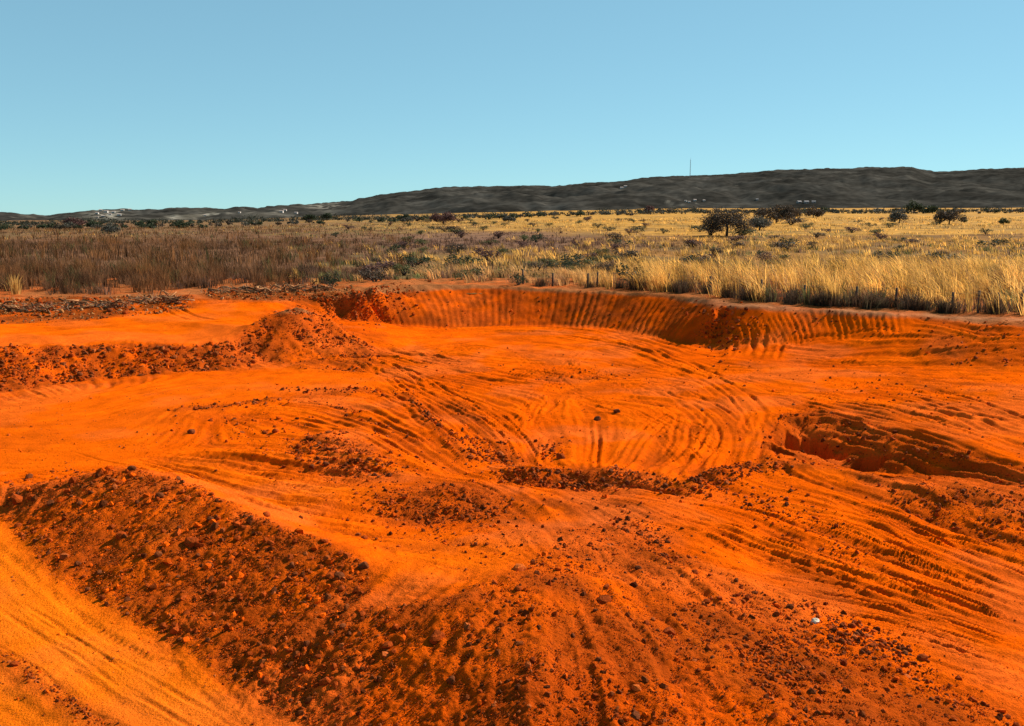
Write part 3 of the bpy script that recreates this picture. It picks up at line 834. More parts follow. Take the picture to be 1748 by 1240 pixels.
# ------------------------------------------------------------------ hills
SKX = [-700, -300, 0, 40, 80, 120, 160, 200, 260, 300, 340, 380, 440, 480, 550, 600, 650, 700, 760, 820, 900, 940, 1000, 1050, 1100, 1177, 1250, 1300, 1400, 1480, 1550, 1590, 1650, 1700, 1748, 2000, 2500]
SKY = [366, 360, 363, 366, 370, 364, 360, 359, 359, 356, 358, 357, 356, 352, 349, 344, 335, 329, 323, 322, 322, 322, 316, 313, 308, 304, 301, 296, 293, 290, 291, 298, 296, 293, 291, 285, 310]
hp = np.linspace(-500, 2300, 900)
hr = np.geomspace(620, 3800, 170)
HPX, HR = np.meshgrid(hp, hr, indexing='ij')
rx, _ = ray(HPX, 374.0)
HX = rx * HR; HY = HR
top = np.interp(HPX, SKX, SKY)
crest_d = np.interp(HPX, [-500, 430, 620, 2300], [1700, 1800, 2500, 2700])
tan_e = (HORIZ - top) / F / CT
t = (HR - 640) / (crest_d - 640)
ramp = np.clip(t, 0, 1)
base = plain_z(HX, np.minimum(HR, 700)) - 4 - 12 * np.clip((HR - 650) / 200, 0, 1)
prof = sstep(0.05, 1.0, ramp) * .65 + .35 * ramp ** 2
zc = EYE + tan_e * crest_d
gul = fbm(HX / 260, HY / 420, 4, 2) + .5 * np.abs(fbm(HX / 120, HY / 160, 3, 4))
HZ = base * (1 - prof) + zc * prof
HZ += 15 * gul * np.sin(math.pi * np.clip(t, 0, 1)) ** 1.2 * np.clip((zc - 2) / 90, .15, 1)
HZ += 3.0 * fbm(HX / 30, HY / 30, 3, 6) * np.clip(t * 3, 0, 1)
HZ = np.where(t > 1, np.maximum(zc - 30 * (t - 1) * 8, -5) + 3 * fbm(HX / 30, HY / 30, 3, 6), HZ)
sc1 = fbm(HX / 55, HY / 80, 4, 3)
HC = np.array((.040, .035, .028)) * (1 + .35 * sc1[..., None])
HC = HC * (1 - .6 * sstep(.45, .8, fbm(HX / 90, HY / 60, 3, 9))[..., None] * np.array((.2, .15, .1)))
lowl = np.clip((700 - HPX) / 500, 0, 1)
HC = HC + (lowl * sstep(.35, .8, fbm(HX / 40, HY / 70, 3, 7)))[..., None] * np.array((.06, .05, .035))
for cx, cy, rx_, ry_ in [(185, 366, 30, 7), (295, 371, 12, 3), (480, 362, 14, 3), (370, 366, 20, 3), (560, 352, 30, 4), (1160, 346, 26, 3)]:
    hpy = project(HX, HY, HZ)[1]
    q = np.exp(-((HPX - cx) / rx_) ** 2 - ((hpy - cy) / ry_) ** 2) * sstep(-.1, .3, fbm(HX / 25, HY / 40, 3, 1))
    HC = HC * (1 - q[..., None]) + q[..., None] * np.array((.33, .28, .21))
id4 = np.arange(HX.size).reshape(HX.shape)
Q4 = np.stack([id4[:-1, :-1], id4[1:, :-1], id4[1:, 1:], id4[:-1, 1:]], -1).reshape(-1, 4)
tag(link('hills', np_mesh('hills', np.stack([HX, HY, HZ], -1).reshape(-1, 3), Q4, M_HILL, HC.reshape(-1, 3), True)), 'long dark scrub covered ridge along the horizon', kind='structure')
def hill_px(px, py):
    """point of the hill surface seen at a photo pixel"""
    i = int(np.argmin(np.abs(hp - px)))
    p = project(HX[i], HY[i], HZ[i])[1]
    ok = np.where((p <= py) & (hr > 700))[0]
    k = ok[0] if len(ok) else int(np.argmin(p))
    return np.array((HX[i, k], HY[i, k], HZ[i, k]))
#@@VEG
# ------------------------------------------------------------------ clods and stones
def ico(sub):
    import bmesh
    bm = bmesh.new(); bmesh.ops.create_icosphere(bm, subdivisions=sub, radius=1)
    V = np.array([v.co[:] for v in bm.verts]); Fc = np.array([[v.index for v in f.verts] for f in bm.faces]); bm.free()
    return V, Fc
IV, IF = ico(1)
JV, JF = ico(2)
def rock_mesh(name, seed, mat, col, boxy=0.62):
    r = np.random.default_rng(seed)
    V = JV * np.array((1, r.uniform(.65, .95), r.uniform(.62, .95)))
    for k in range(11):                                   # split faces
        n = r.standard_normal(3); n /= np.linalg.norm(n)
        dcut = r.uniform(boxy - .12, boxy + .15)
        e = V @ n - dcut
        V = V - np.where(e > 0, e, 0)[:, None] * n
    V = V + .03 * r.standard_normal(V.shape)
    V /= np.abs(V[:, :2]).max()
    c = np.array(col) * (1 + .15 * r.standard_normal((len(V), 1)))
    return np_mesh(name, V, JF, mat, np.clip(c, 0, 1), False)

def normal_at(x, y):
    e = .12
    gxn = (samp(Z, x + e, y) - samp(Z, x - e, y)) / (2 * e); gyn = (samp(Z, x, y + e) - samp(Z, x, y - e)) / (2 * e)
    n = np.stack([-gxn, -gyn, np.ones_like(gxn)], -1)
    return n / np.linalg.norm(n, axis=-1)[..., None]

def in_poly(poly, n, rg):
    P = np.array(poly, float); P = np.clip(P, (-120, -50), (1870, 1330))
    lo, hi = P.min(0), P.max(0); o = []
    while len(o) < n:
        q = lo + (hi - lo) * rg.random((n * 2, 2))
        ins = np.zeros(len(q), bool)
        for a, b in zip(P, np.roll(P, -1, 0)):
            if a[1] == b[1]: continue
            ins ^= ((a[1] > q[:, 1]) != (b[1] > q[:, 1])) & (q[:, 0] < (b[0] - a[0]) * (q[:, 1] - a[1]) / (b[1] - a[1]) + a[0])
        o += list(q[ins])
    return np.array(o[:n])

CP, CS, CC, LATE = [], [], [], []
def scatter(px, smin, expo, smax, cols, patchy=0.0):
    g = ground_px(px[:, 0], px[:, 1])
    keep = (g[:, 1] < 75)
    if patchy: keep &= (fbm(g[:, 0] / 1.1, g[:, 1] / 1.1, 3, 9) > RNG.uniform(-.9, .9, len(g)) * (1.2 - patchy))
    g = g[keep]
    s = np.minimum(smax, smin * (1 - RNG.random(len(g))) ** -expo) * g[:, 1] / F * .5
    CP.append(g); CS.append(s)
    k = RNG.integers(0, len(cols), len(g))
    CC.append(np.array(cols)[k] * RNG.uniform(.65, 1.35, (len(g), 1)))
c_d = [DARK * .7, DARK, UMBER, UMBER * .7, SOIL * .75, DARK * 1.1, (.32, .066, .012)]
c_o = [SOIL * .8, SOIL * .95, DARK, DARK * 1.1, UMBER, (.36, .09, .02)]
OP, OS, OC = [], [], []
def crumbs(px, lo, hi, cols):
    g = ground_px(px[:, 0], px[:, 1]); g = g[g[:, 1] < 75]
    OP.append(g); OS.append(RNG.uniform(lo, hi, len(g)) * g[:, 1] / F * .5)
    OC.append(np.array(cols)[RNG.integers(0, len(cols), len(g))] * RNG.uniform(.7, 1.4, (len(g), 1)))
def zscatter(k, n, smin=2.4, expo=.5, smax=11, cols=None, patchy=.5):
    scatter(in_poly(ZONES[k][4], n, RNG), smin, expo, smax, cols or c_d, patchy)
zscatter(1, 4000, 2.1, .60, 16, c_d + c_o[:3], .7); zscatter(2, 12000, 2.2, .54, 14, c_d, .5)
zscatter(3, 1800, 2, .45, 7); zscatter(4, 3600, 2.2, .5, 9, patchy=.2); zscatter(5, 250, 2, .4, 5); zscatter(6, 600, 2.0, .45, 6, patchy=.5)
zscatter(7, 250, 2, .4, 5); zscatter(8, 500, 2, .5, 7); zscatter(9, 900, 2.2, .5, 9); zscatter(10, 1700, 2.4, .5, 9, patchy=.4)
zscatter(11, 1500, 2.2, .5, 9, patchy=.6); zscatter(12, 900, 2.2, .52, 10, patchy=.8); zscatter(13, 900, 2.2, .52, 10, patchy=.8)
for q_ in ((760, 860, 150, 40), (590, 780, 130, 40), (1000, 822, 190, 22)): LATE.append(q_)
def blob(cx, cy, rx, ry, n, rot=0, smin=2.4, expo=.5, smax=9, cols=None):
    q = RNG.standard_normal((n, 2)) * (rx, ry) * .6
    c, s = math.cos(R(rot)), math.sin(R(rot))
    scatter(np.stack([cx + q[:, 0] * c - q[:, 1] * s, cy + q[:, 0] * s + q[:, 1] * c], -1), smin, expo, smax, cols or c_d)
for q_ in LATE: blob(*q_, 420, 5, 2.2, .5, 9)
blob(830, 775, 60, 22, 450, 25); blob(1210, 822, 70, 16, 500, -12); blob(940, 770, 30, 14, 90); blob(1290, 800, 60, 9, 160)
blob(1470, 1095, 110, 26, 900, 22, 2.6, .55, 13); blob(1340, 1130, 60, 70, 1100, 50, 2.6, .5, 9)
blob(400, 692, 90, 5, 170, -4); blob(590, 668, 90, 5, 140); blob(735, 720, 70, 7, 160, 52); blob(600, 705, 80, 6, 120, 22); blob(440, 735, 90, 30, 130)
blob(100, 1190, 110, 14, 420, 36, 2.4, .5, 8); blob(1100, 905, 70, 25, 350, 30); blob(1010, 640, 70, 10, 80, 0, 2, .4, 5); blob(660, 530, 60, 22, 220, -40, 2.0, .45, 7)
blob(1330, 870, 110, 30, 350, 20); blob(780, 910, 200, 40, 500, 8, 2.2); blob(1440, 940, 60, 20, 120, 25); blob(850, 630, 200, 50, 150, 0, 2, .4, 5)
blob(1560, 680, 200, 30, 160, 10, 2, .45, 6); blob(1230, 560, 40, 40, 280); blob(150, 820, 160, 20, 260, 0)
scatter(in_poly([(0, 690), (640, 640), (1200, 620), (1748, 640), (1748, 1240), (0, 1240)], 1500, RNG), 2.0, .42, 6, c_o)
rubc = [(.30, .11, .03), (.24, .08, .02), (.14, .05, .015), DARK, UMBER, DARK, SOIL * .6, (.34, .16, .06)]
scatter(in_poly([(-60, 508), (330, 506), (330, 530), (150, 548), (-60, 556)], 1500, RNG), 2.0, .5, 7, rubc)
scatter(in_poly([(340, 494), (600, 492), (620, 505), (560, 512), (360, 512)], 800, RNG), 2.0, .45, 7, rubc)
for k_, n_ in ((1, 26000), (2, 34000), (3, 1500), (4, 3000), (6, 900), (9, 1500), (10, 2200), (11, 1800), (12, 1500), (13, 1500)):
    crumbs(in_poly(ZONES[k_][4], n_, RNG), 1.3, 2.8, c_d)
crumbs(in_poly([(0, 680), (640, 640), (1200, 620), (1748, 640), (1748, 1240), (0, 1240)], 9000, RNG), 1.2, 2.4, c_o)
crumbs(np.stack([RNG.normal(1340, 90, 2500), RNG.normal(1110, 50, 2500)], -1), 1.4, 3, c_d)
CPa, CSa, CCa = np.vstack(CP), np.concatenate(CS), np.vstack(CC)
def build_clods(P, Sz, C, IV=None, IF=None):
    n = len(P)
    A = RNG.standard_normal((n, 4)); A /= np.linalg.norm(A, axis=1)[:, None]
    q0, q1, q2, q3 = A.T
    Rm = np.stack([1 - 2 * (q2 * q2 + q3 * q3), 2 * (q1 * q2 - q0 * q3), 2 * (q1 * q3 + q0 * q2), 2 * (q1 * q2 + q0 * q3), 1 - 2 * (q1 * q1 + q3 * q3), 2 * (q2 * q3 - q0 * q1),
                   2 * (q1 * q3 - q0 * q2), 2 * (q2 * q3 + q0 * q1), 1 - 2 * (q1 * q1 + q2 * q2)], -1).reshape(n, 3, 3)
    V = IV[None] * RNG.uniform(.6, 1.3, (n, len(IV), 1)) * RNG.uniform(.6, 1.25, (n, 1, 3))
    V = np.einsum('nij,nvj->nvi', Rm, V) * Sz[:, None, None]
    z = samp(Z, P[:, 0], P[:, 1]) + RNG.uniform(-.25, .35, n) * Sz
    V = V + np.stack([P[:, 0], P[:, 1], z], -1)[:, None]
    Fi = IF[None] + (np.arange(n) * len(IV))[:, None, None]
    Cv = np.repeat(C[:, None], len(IV), 1)
    return V.reshape(-1, 3), Fi.reshape(-1, 3), Cv.reshape(-1, 3)
sm_ = CSa / CPa[:, 1] * F * 2 < 3.6
V, Fi, Cv = build_clods(CPa[~sm_], CSa[~sm_], CCa[~sm_], IV, IF)
OV = np.array([(1, 0, 0), (-1, 0, 0), (0, 1, 0), (0, -1, 0), (0, 0, 1), (0, 0, -1)], float)
OF = np.array([(0, 2, 4), (2, 1, 4), (1, 3, 4), (3, 0, 4), (2, 0, 5), (1, 2, 5), (3, 1, 5), (0, 3, 5)])
V3, F3, C3 = build_clods(CPa[sm_], CSa[sm_], CCa[sm_], OV, OF)
Fi = np.vstack([Fi, F3 + len(V)]); V = np.vstack([V, V3]); Cv = np.vstack([Cv, C3])
TV = np.array([(1, 1, 1), (1, -1, -1), (-1, 1, -1), (-1, -1, 1)], float) * .85
TF = np.array([(0, 1, 2), (0, 3, 1), (0, 2, 3), (1, 3, 2)])
V2, F2, C2 = build_clods(np.vstack(OP), np.concatenate(OS), np.vstack(OC), TV, TF)
Fi = np.vstack([Fi, F2 + len(V)]); V = np.vstack([V, V2]); Cv = np.vstack([Cv, C2])
tag(link('rubble', np_mesh('rubble', V, Fi, M_CLOD, Cv, False)), 'loose clods and crumbs of red earth strewn over the pit', kind='stuff')

ROCKS = [rock_mesh('rock', 40 + k, M_CLOD, DARK * .85 if k % 2 else (.14, .034, .009)) for k in range(8)]
PALE = rock_mesh('rock', 71, M_CLOD, (.62, .50, .36)); TAN = rock_mesh('rock', 72, M_CLOD, (.50, .095, .012), .66)
def rock(px, py, dpx, label, group=None, me=None, name='rock'):
    g = ground_px([px], [py])[0]
    s = dpx * g[1] / F * .5
    o = link(name, me or ROCKS[RNG.integers(0, 8)])
    o.location = (g[0], g[1], float(samp(Z, g[0], g[1])) + s * .15)
    o.rotation_euler = (RNG.uniform(-.3, .3), RNG.uniform(-.3, .3), RNG.uniform(0, 6.3))
    o.scale = (s, s, s)
    return tag(o, label, 'rock', group)
BIG = [
    (886, 972, 30, 'orange boulder with a shaded face standing on the crest of the foreground heap', TAN), (745, 1092, 36, 'large dark boulder below the crest of the foreground heap', None),
    (1391, 1063, 17, 'single pale cream stone at the edge of the gravel patch', PALE), (1032, 1028, 28, 'flat dark stone halfway down the right side of the foreground heap', None),
    (328, 930, 30, 'largest dark boulder on the middle of the foreground bank', None), (30, 856, 30, 'dark boulder at the far left end of the foreground bank', None),
    (578, 990, 24, 'dark stone near the top right of the foreground bank under the pale flat', None), (620, 968, 22, 'dark stone on the brow where bank and heap meet', None),
    (662, 1102, 24, 'dark stone to the left of the large boulder on the heap', None), (770, 1168, 22, 'lone dark stone below the large boulder on the heap', None),
    (1087, 1178, 20, 'rounded stone low on the front of the foreground heap', TAN), (1085, 1224, 22, 'lowest dark stone at the bottom edge of the heap', None),
    (1575, 1132, 24, 'dark stone at the right end of the gravel streak', None), (1455, 1072, 18, 'dark stone just right of the pale cream stone', None),
    (1142, 1076, 26, 'dark slab on the right flank of the foreground heap', None), (555, 1168, 26, 'dark stone near the foot of the bank beside the haul road', None),
    (225, 802, 16, 'dark clod perched on the highest point of the foreground bank', None), (50, 815, 18, 'dark clod on the smooth ground behind the left end of the bank', None),
    (1053, 706, 16, 'dark clod alone on the swirled pit floor', None), (958, 784, 18, 'dark clod between the two short grooves on the pit floor', None),
    (1020, 716, 14, 'dark clod at the top of the longer groove on the pit floor', None), (1405, 1160, 18, 'small dark stone below the gravel patch', None),
    (205, 916, 24, 'dark boulder on the left half of the foreground bank', None), (272, 850, 18, 'dark stone on the upper left face of the foreground bank', None),
    (24, 1140, 18, 'dark clod heading the small windrow on the haul road', None), (326, 740, 16, 'dark clod on the smooth flat behind the foreground bank', None),
    (455, 880, 16, 'dark clod on the crest of the bank beside the tread marks', None), (622, 918, 16, 'dark clod on the tread marked flat behind the bank', None),
    (1185, 985, 16, 'small dark stone where the tracks meet the foreground heap', None), (470, 738, 14, 'dark clod to the left of the scattered rubble heap', None),
]
for px, py, dpx, lab, me in BIG: rock(px, py, dpx, lab, None, me)
def rocks_in(poly, n, lo, hi, label, group, name='clod'):
    for px, py in in_poly(poly, n, RNG):
        if 0 < px < 1748 and py < 1238:
            d_ = lo + (hi - lo) * RNG.random() ** 2.2
            P_ = np.array(poly, float).clip(0, (1748, 1240)); x0_, x1_ = P_[:, 0].min(), P_[:, 0].max()
            f_ = (px - x0_) / (x1_ - x0_)
            wide = ['at its left end', 'left of its middle', 'near its middle', 'right of its middle', 'at its right end'][min(4, int(f_ * 5))]
            on = P_[np.abs(P_[:, 0] - px) < (x1_ - x0_) * .22][:, 1]
            v_ = (py - on.min()) / max(1, np.ptp(on)) if len(on) else .5
            rock(px, py, d_, label % (('small', 'large')[d_ > lo + .4 * (hi - lo)], wide + (', towards the top' if v_ < .4 else ', lower down' if v_ > .65 else ', halfway up')), group, None, name)
rocks_in(ZONES[1][4], 75, 9, 19, '%s dark clod on the foreground bank %s', 'clods on the foreground bank')
rocks_in(ZONES[2][4], 60, 8, 16, '%s dark clod on the broad foreground heap %s', 'clods on the foreground heap')
rocks_in(ZONES[4][4], 50, 7, 13, '%s dark clod in the left rubble bank %s', 'clods in the left rubble bank')
rocks_in([(0, 512), (320, 508), (320, 528), (150, 545), (0, 550)], 28, 8, 13, '%s brown stone in the uprooted brush strip %s', 'stones among the uprooted brush')
rocks_in(ZONES[11][4], 26, 8, 15, '%s dark clod on the low middle ridge %s', 'clods on the low middle ridge')
rocks_in(ZONES[13][4], 22, 8, 15, '%s dark clod on the scattered rubble heap %s', 'clods on the scattered rubble heap')
rocks_in([(1400, 1070), (1560, 1110), (1590, 1140), (1500, 1130), (1390, 1090)], 16, 9, 17, '%s dark stone in the gravel streak %s', 'stones in the gravel streak')

# ------------------------------------------------------------------ grass, brush
FRX = [-900, -300, 0, 130, 280, 330, 560, 690, 760, 870, 1000, 1115, 1200, 1245, 1400, 1560, 1748, 2100, 2700]
FRY = [520, 508, 502, 504, 502, 491, 489, 477, 483, 487, 492, 497, 503, 514, 522, 530, 539, 556, 590]
def blades(P, kind_h, kind_w, col, nb, spread, lean, leandir, seed, thatch_shade=0.0):
    """P (n,3) roots of clumps; per clump arrays of height, blade width, colour; nb blades each"""
    r = np.random.default_rng(seed); n = len(P)
    N = n * nb
    rep = lambda a: np.repeat(np.asarray(a), nb, 0)
    az = r.random(N) * 2 * math.pi
    rad = np.abs(r.standard_normal(N)) * rep(spread) * .5
    ox = np.cos(az) * rad; oy = np.sin(az) * rad
    h = rep(kind_h) * r.uniform(.55, 1.15, N)
    if thatch_shade: r = np.random.default_rng(seed + 5); h = np.where(r.random(N) < thatch_shade, h * .5, h); r = np.random.default_rng(seed + 5)
    wdt = rep(kind_w) * r.uniform(.7, 1.3, N)
    a2 = r.random(N) * 2 * math.pi
    ln = rep(lean)
    lx = np.cos(az) * (.12 + .42 * rad / (rep(spread) + .01)) + rep(leandir)[:, 0] * ln + .10 * r.standard_normal(N)
    ly = np.sin(az) * (.12 + .42 * rad / (rep(spread) + .01)) + rep(leandir)[:, 1] * ln + .10 * r.standard_normal(N)
    root = rep(P) + np.stack([ox, oy, np.full(N, -.05)], -1)
    wx = np.cos(a2) * wdt / 2; wy = np.sin(a2) * wdt / 2
    W = np.stack([wx, wy, np.zeros(N)], -1)
    mid = root + np.stack([lx * h * .28, ly * h * .28, h * .6], -1)
    tip = root + np.stack([lx * h, ly * h, h * (1 - .25 * (lx ** 2 + ly ** 2))], -1)
    V = np.stack([root - W, root + W, mid - W * .8, mid + W * .8, tip], 1).reshape(-1, 3)
    b = (np.arange(N) * 5)[:, None]
    T = np.concatenate([b + (0, 1, 3), b + (0, 3, 2), b + (2, 3, 4)], 1).reshape(-1, 3)
    c = rep(col) * r.uniform(.6, 1.4, (N, 1))
    old = (np.random.default_rng(seed + 5).random(N) < thatch_shade)[:, None]              # short dead thatch at the tussock foot, dark to paint in its shade
    c = np.where(old, np.array((.10, .055, .025)) * r.uniform(.5, 1.2, (N, 1)), c)
    return V, T, np.repeat(c, 5, 0)
def field(y0, y1, n, nb, scale, seed):
    r = np.random.default_rng(seed)
    y = np.sqrt(y0 ** 2 + (y1 ** 2 - y0 ** 2) * r.random(n)); u = r.uniform(-.8, .8, n); x = u * y
    z = np.where(y > 74, plain_z(x, y), samp(Z, x, y))
    px, py = project(x, y, np.where(y < 74, 0, z))
    fr = np.interp(px, FRX, FRY)
    keep = py < fr + 2 * fbm(x / 2, y / 2, 2, 4)
    x, y, z, px, py, fr = (a[keep] for a in (x, y, z, px, py, fr))
    W4 = np.stack(veg_kind(px, py, x, y), -1)
    k = (W4.cumsum(1) > r.random(len(x))[:, None]).argmax(1)
    dens = fbm(x / 2.6, y / 4.5, 3, 10)
    sparse = np.exp(-((px - 820) / 190) ** 2) * (y < 75)
    keep = r.random(len(x)) > np.clip(.25 - .5 * dens, 0, .55) * (k != 1) + .55 * sparse * (k != 1)
    x, y, z, px, py, fr, k, dens = (a[keep] for a in (x, y, z, px, py, fr, k, dens))
    tall = sstep(950, 1180, px) * (y < 85)
    h = np.choose(k, [.80 + .95 * tall + .25 * dens, 1.5 + .4 * dens, .65 + .5 * tall + .2 * dens, .75 + .2 * dens]) * r.uniform(.62, 1.28, len(x))
    h *= np.where(k == 1, .55 + .45 * sstep(0, 10, fr - py), 1) * np.where(y > 150, .85, 1)
    wd = np.choose(k, [.030, .024, .038, .032]) * scale
    mixr = r.random(len(x))[:, None]
    cg = GOLD * (1 - mixr) + STRAW * mixr
    cg = np.where((r.random(len(x)) < .16)[:, None], (.26, .13, .05), cg)
    pinkish = (sstep(560, 640, px) * (1 - sstep(950, 1080, px)) * (y < 90))[:, None]
    cg = cg * (1 - .5 * pinkish) + np.array((.50, .24, .11)) * .5 * pinkish  # red light on the short middle grass, painted into its blade colour
    bn = fbm(x / 5, y / 8, 3, 2)
    h *= np.where(k == 1, np.clip(.85 + .55 * bn, .45, 1.35), 1)
    cb = (BRUSH + np.clip(bn, -.3, .8)[:, None] * np.array((.05, .012, -.004))) * r.uniform(.6, 1.6, (len(x), 1)) + np.array((.02, .012, .004)) * r.random((len(x), 1))
    cb = np.where((r.random(len(x)) < .10)[:, None], OLIVE * .7, cb)
    c = np.where((k == 0)[:, None], cg, np.where((k == 1)[:, None], cb, np.where((k == 2)[:, None], OLIVE * r.uniform(.7, 1.4, (len(x), 1)), MAUVE * r.uniform(.6, 1.3, (len(x), 1)))))
    sp = np.choose(k, [.56, .62, .6, .55]) * scale ** .8 * r.uniform(.6, 1.3, len(x))
    c = c * np.clip(r.normal(1, .36, (len(x), 1)), .3, 1.8)
    lean = np.choose(k, [.42, .04, .16, .1]) * r.uniform(.4, 1.5, len(x))
    ldir = np.stack([-np.ones(len(x)), .25 * np.ones(len(x))], -1)
    P = np.stack([x, y, z], -1)
    isb = k == 1
    o = []
    for sel in (isb, ~isb):
        o.append(blades(P[sel], h[sel], wd[sel], c[sel], nb, sp[sel], lean[sel], ldir[sel], seed + 1, 0.0 if sel is isb else .28))
    return o
parts = [field(44, 82, 4300, 36, 1.12, 21), field(82, 180, 6000, 15, 2.3, 22), field(180, 430, 8500, 5, 5.0, 23)]
for nm, k, lab in (('dry_brush', 0, 'dark brown leafless brush thicket behind the left terrace'), ('dry_grass', 1, 'tall golden dry grass covering the plain')):
    Vs, Ts, Cs, n0 = [], [], [], 0
    for p in parts:
        v, t_, c = p[k]
        Vs.append(v); Ts.append(t_ + n0); Cs.append(c); n0 += len(v)
    tag(link(nm, np_mesh(nm, np.vstack(Vs), np.vstack(Ts), M_GRASS, np.vstack(Cs), False)), lab, kind='stuff')

# ------------------------------------------------------------------ shrubs and trees
def where_px(px):
    marks = [(60, 'on the far left'), (150, 'beside the brown dome tree'), (230, 'below the pale hillside village'), (330, 'right of the pale knoll'), (440, 'behind the thicket middle'), (540, 'by the rounded ridge foot tree'),
             (640, 'at the thicket right end'), (760, 'near the purple brown dome tree'), (870, 'near the small grey tree'), (990, 'between grey tree and mast'), (1107, 'left of the mast'), (1180, 'under the mast'),
             (1243, 'by the largest spreading tree'), (1330, 'by the wide low tree'), (1430, 'right of the tree clump'), (1540, 'by the thin vase shaped tree'), (1620, 'by the brown bushy tree'), (1720, 'near the right edge')]
    return min(marks, key=lambda m: abs(m[0] - px))[1]

def leaf_cloud(rg, centres, radii, n, size, col, flat=.8):
    k = rg.integers(0, len(centres), n)
    q = rg.standard_normal((n, 3)); q /= np.linalg.norm(q, axis=1)[:, None]
    q *= (rg.random(n) ** .45)[:, None]
    P = centres[k] + q * radii[k][:, None] * np.array((1, 1, flat))
    a = rg.standard_normal((n, 3)); a /= np.linalg.norm(a, axis=1)[:, None]
    b = np.cross(a, rg.standard_normal((n, 3))); b /= np.linalg.norm(b, axis=1)[:, None]
    s = (size * rg.uniform(.6, 1.4, n))[:, None]
    V = np.stack([P + a * s, P + b * s * .55, P - a * s, P - b * s * .55], 1).reshape(-1, 3)
    Fq = (np.arange(n) * 4)[:, None] + np.arange(4)
    c = np.asarray(col) * rg.uniform(.6, 1.4, (n, 1))
    return V, Fq, np.repeat(c, 4, 0)
LEAFC = {'dark': (.045, .052, .024), 'dry': (.080, .054, .034), 'mauve': (.11, .052, .042), 'olive': (.11, .10, .035), 'grey': (.09, .08, .058)}
BARKC = (.07, .05, .04)
def tree(px, base, top, wpx, style, label, group=None, n=None, name='tree', limbs=True):
    g = plain_px(px, base)
    sc = g[1] / F
    H, Wd = (base - top) * sc * 1.02, wpx * sc
    rg = np.random.default_rng(int(px * 13 + base))
    root = empty(name, g)
    tag(root, label, 'tree', group)
    nc = 9 if wpx < 30 else 18
    a = rg.random(nc) * 6.283; rr = np.sqrt(rg.random(nc)) * Wd * .38
    hz = H * (.29 + .47 * (1 - (rr / (Wd * .42)) ** 2) * rg.uniform(.2, 1.1, nc)) - H * .10 * rg.random(nc)
    cen = np.stack([np.cos(a) * rr, np.sin(a) * rr, hz], -1)
    rad = rg.uniform(.20, .30, nc) * min(Wd, H * 1.6)
    rad = np.minimum(rad, H * .30)
    n = n or int(min(7000, 150 + wpx * (base - top) * 1.6))
    V, Q_, C_ = leaf_cloud(rg, cen, rad, n, max(.08, 1.25 * sc), LEAFC[style], .75)
    link('crown', np_mesh('crown', V, Q_, M_LEAF, C_), root)
    tr = MB(); tr.tube([(0, 0, -.3), (.02 * H, 0, H * .2), (-.01 * H, .02 * H, H * .45)], [H * .045, H * .035, H * .028], 7, BARKC)
    link('trunk', tr.mesh('trunk', M_BARK, True), root)
    if limbs:
        for k in range(min(6, nc)):
            m = MB(); e = cen[k]
            m.tube([(-.005 * H, .01 * H, H * (.25 + .03 * k)), (e[0] * .45, e[1] * .45, H * .5), tuple(e)], [H * .02, H * .014, H * .006], 5, BARKC)
            link('limb', m.mesh('limb', M_BARK, True), root)
    return root
TREES = [
    (1240, 403, 345, 100, 'dry', 'largest dark spreading tree standing alone in the golden grass'), (1325, 380, 346, 104, 'dry', 'wide low tree just behind and right of the largest spreading tree'),
    (1296, 394, 364, 50, 'grey', 'small grey tree under the right edge of the largest spreading tree'), (1388, 372, 351, 36, 'dry', 'small tree at the right end of the clump by the largest tree'),
    (1560, 364, 339, 31, 'dark', 'dark round crowned tree against the hill at the far edge of the grass'), (1535, 381, 356, 34, 'grey', 'thin vase shaped tree in front of the dark round crowned tree'),
    (1620, 383, 354, 56, 'dry', 'brown bushy tree with a thin trunk to the right of the round crowned tree'), (757, 383, 357, 48, 'mauve', 'purple brown dome shaped tree alone in the middle distance'),
    (1592, 365, 349, 36, 'dark', 'low dark tree between the round crowned tree and the brown bushy tree'), (1108, 366, 349, 22, 'mauve', 'small brown tree at the far edge of the grass under the mast'),
    (868, 380, 366, 30, 'grey', 'small grey tree right of the purple brown dome tree'), (128, 389, 367, 42, 'mauve', 'brown dome crowned tree tallest of the far left group'),
    (37, 391, 383, 28, 'dark', 'leftmost low dark tree on the far left skyline'), (78, 391, 381, 34, 'dark', 'dark dome shaped tree between the leftmost tree and the brown dome'),
    (110, 390, 383, 22, 'dark', 'very small dark tree touching the brown dome crowned tree'), (162, 390, 375, 30, 'dark', 'dark tree right of the brown dome below the pale hillside clearing'),
    (190, 399, 381, 42, 'grey', 'grey leafless dome tree in front of the pale hillside clearing'), (262, 388, 370, 20, 'dark', 'dark upright tree left of the small pale knoll'),
    (240, 388, 375, 24, 'dark', 'dark green bush like tree beside the upright tree'), (312, 388, 375, 32, 'dark', 'dark green tree right of the small pale knoll'),
    (528, 379, 364, 30, 'dark', 'dark rounded tree at the foot of the ridge left of centre'), (558, 377, 361, 22, 'dark', 'narrower dark tree right of the rounded tree at the ridge foot'),
    (688, 378, 361, 24, 'dark', 'dark tree left of the purple brown dome tree'), (1645, 381, 369, 14, 'olive', 'small green sapling right of the brown bushy tree'),
    (1713, 384, 370, 18, 'olive', 'small green sapling near the right edge of the grass'),
]
for t_ in TREES: tree(*t_)
EDX = [-60, 0, 330, 600, 760, 1000, 1200, 1748, 1900]; EDY = [392, 391, 388, 380, 376, 368, 362, 362, 362]
rg = np.random.default_rng(5)
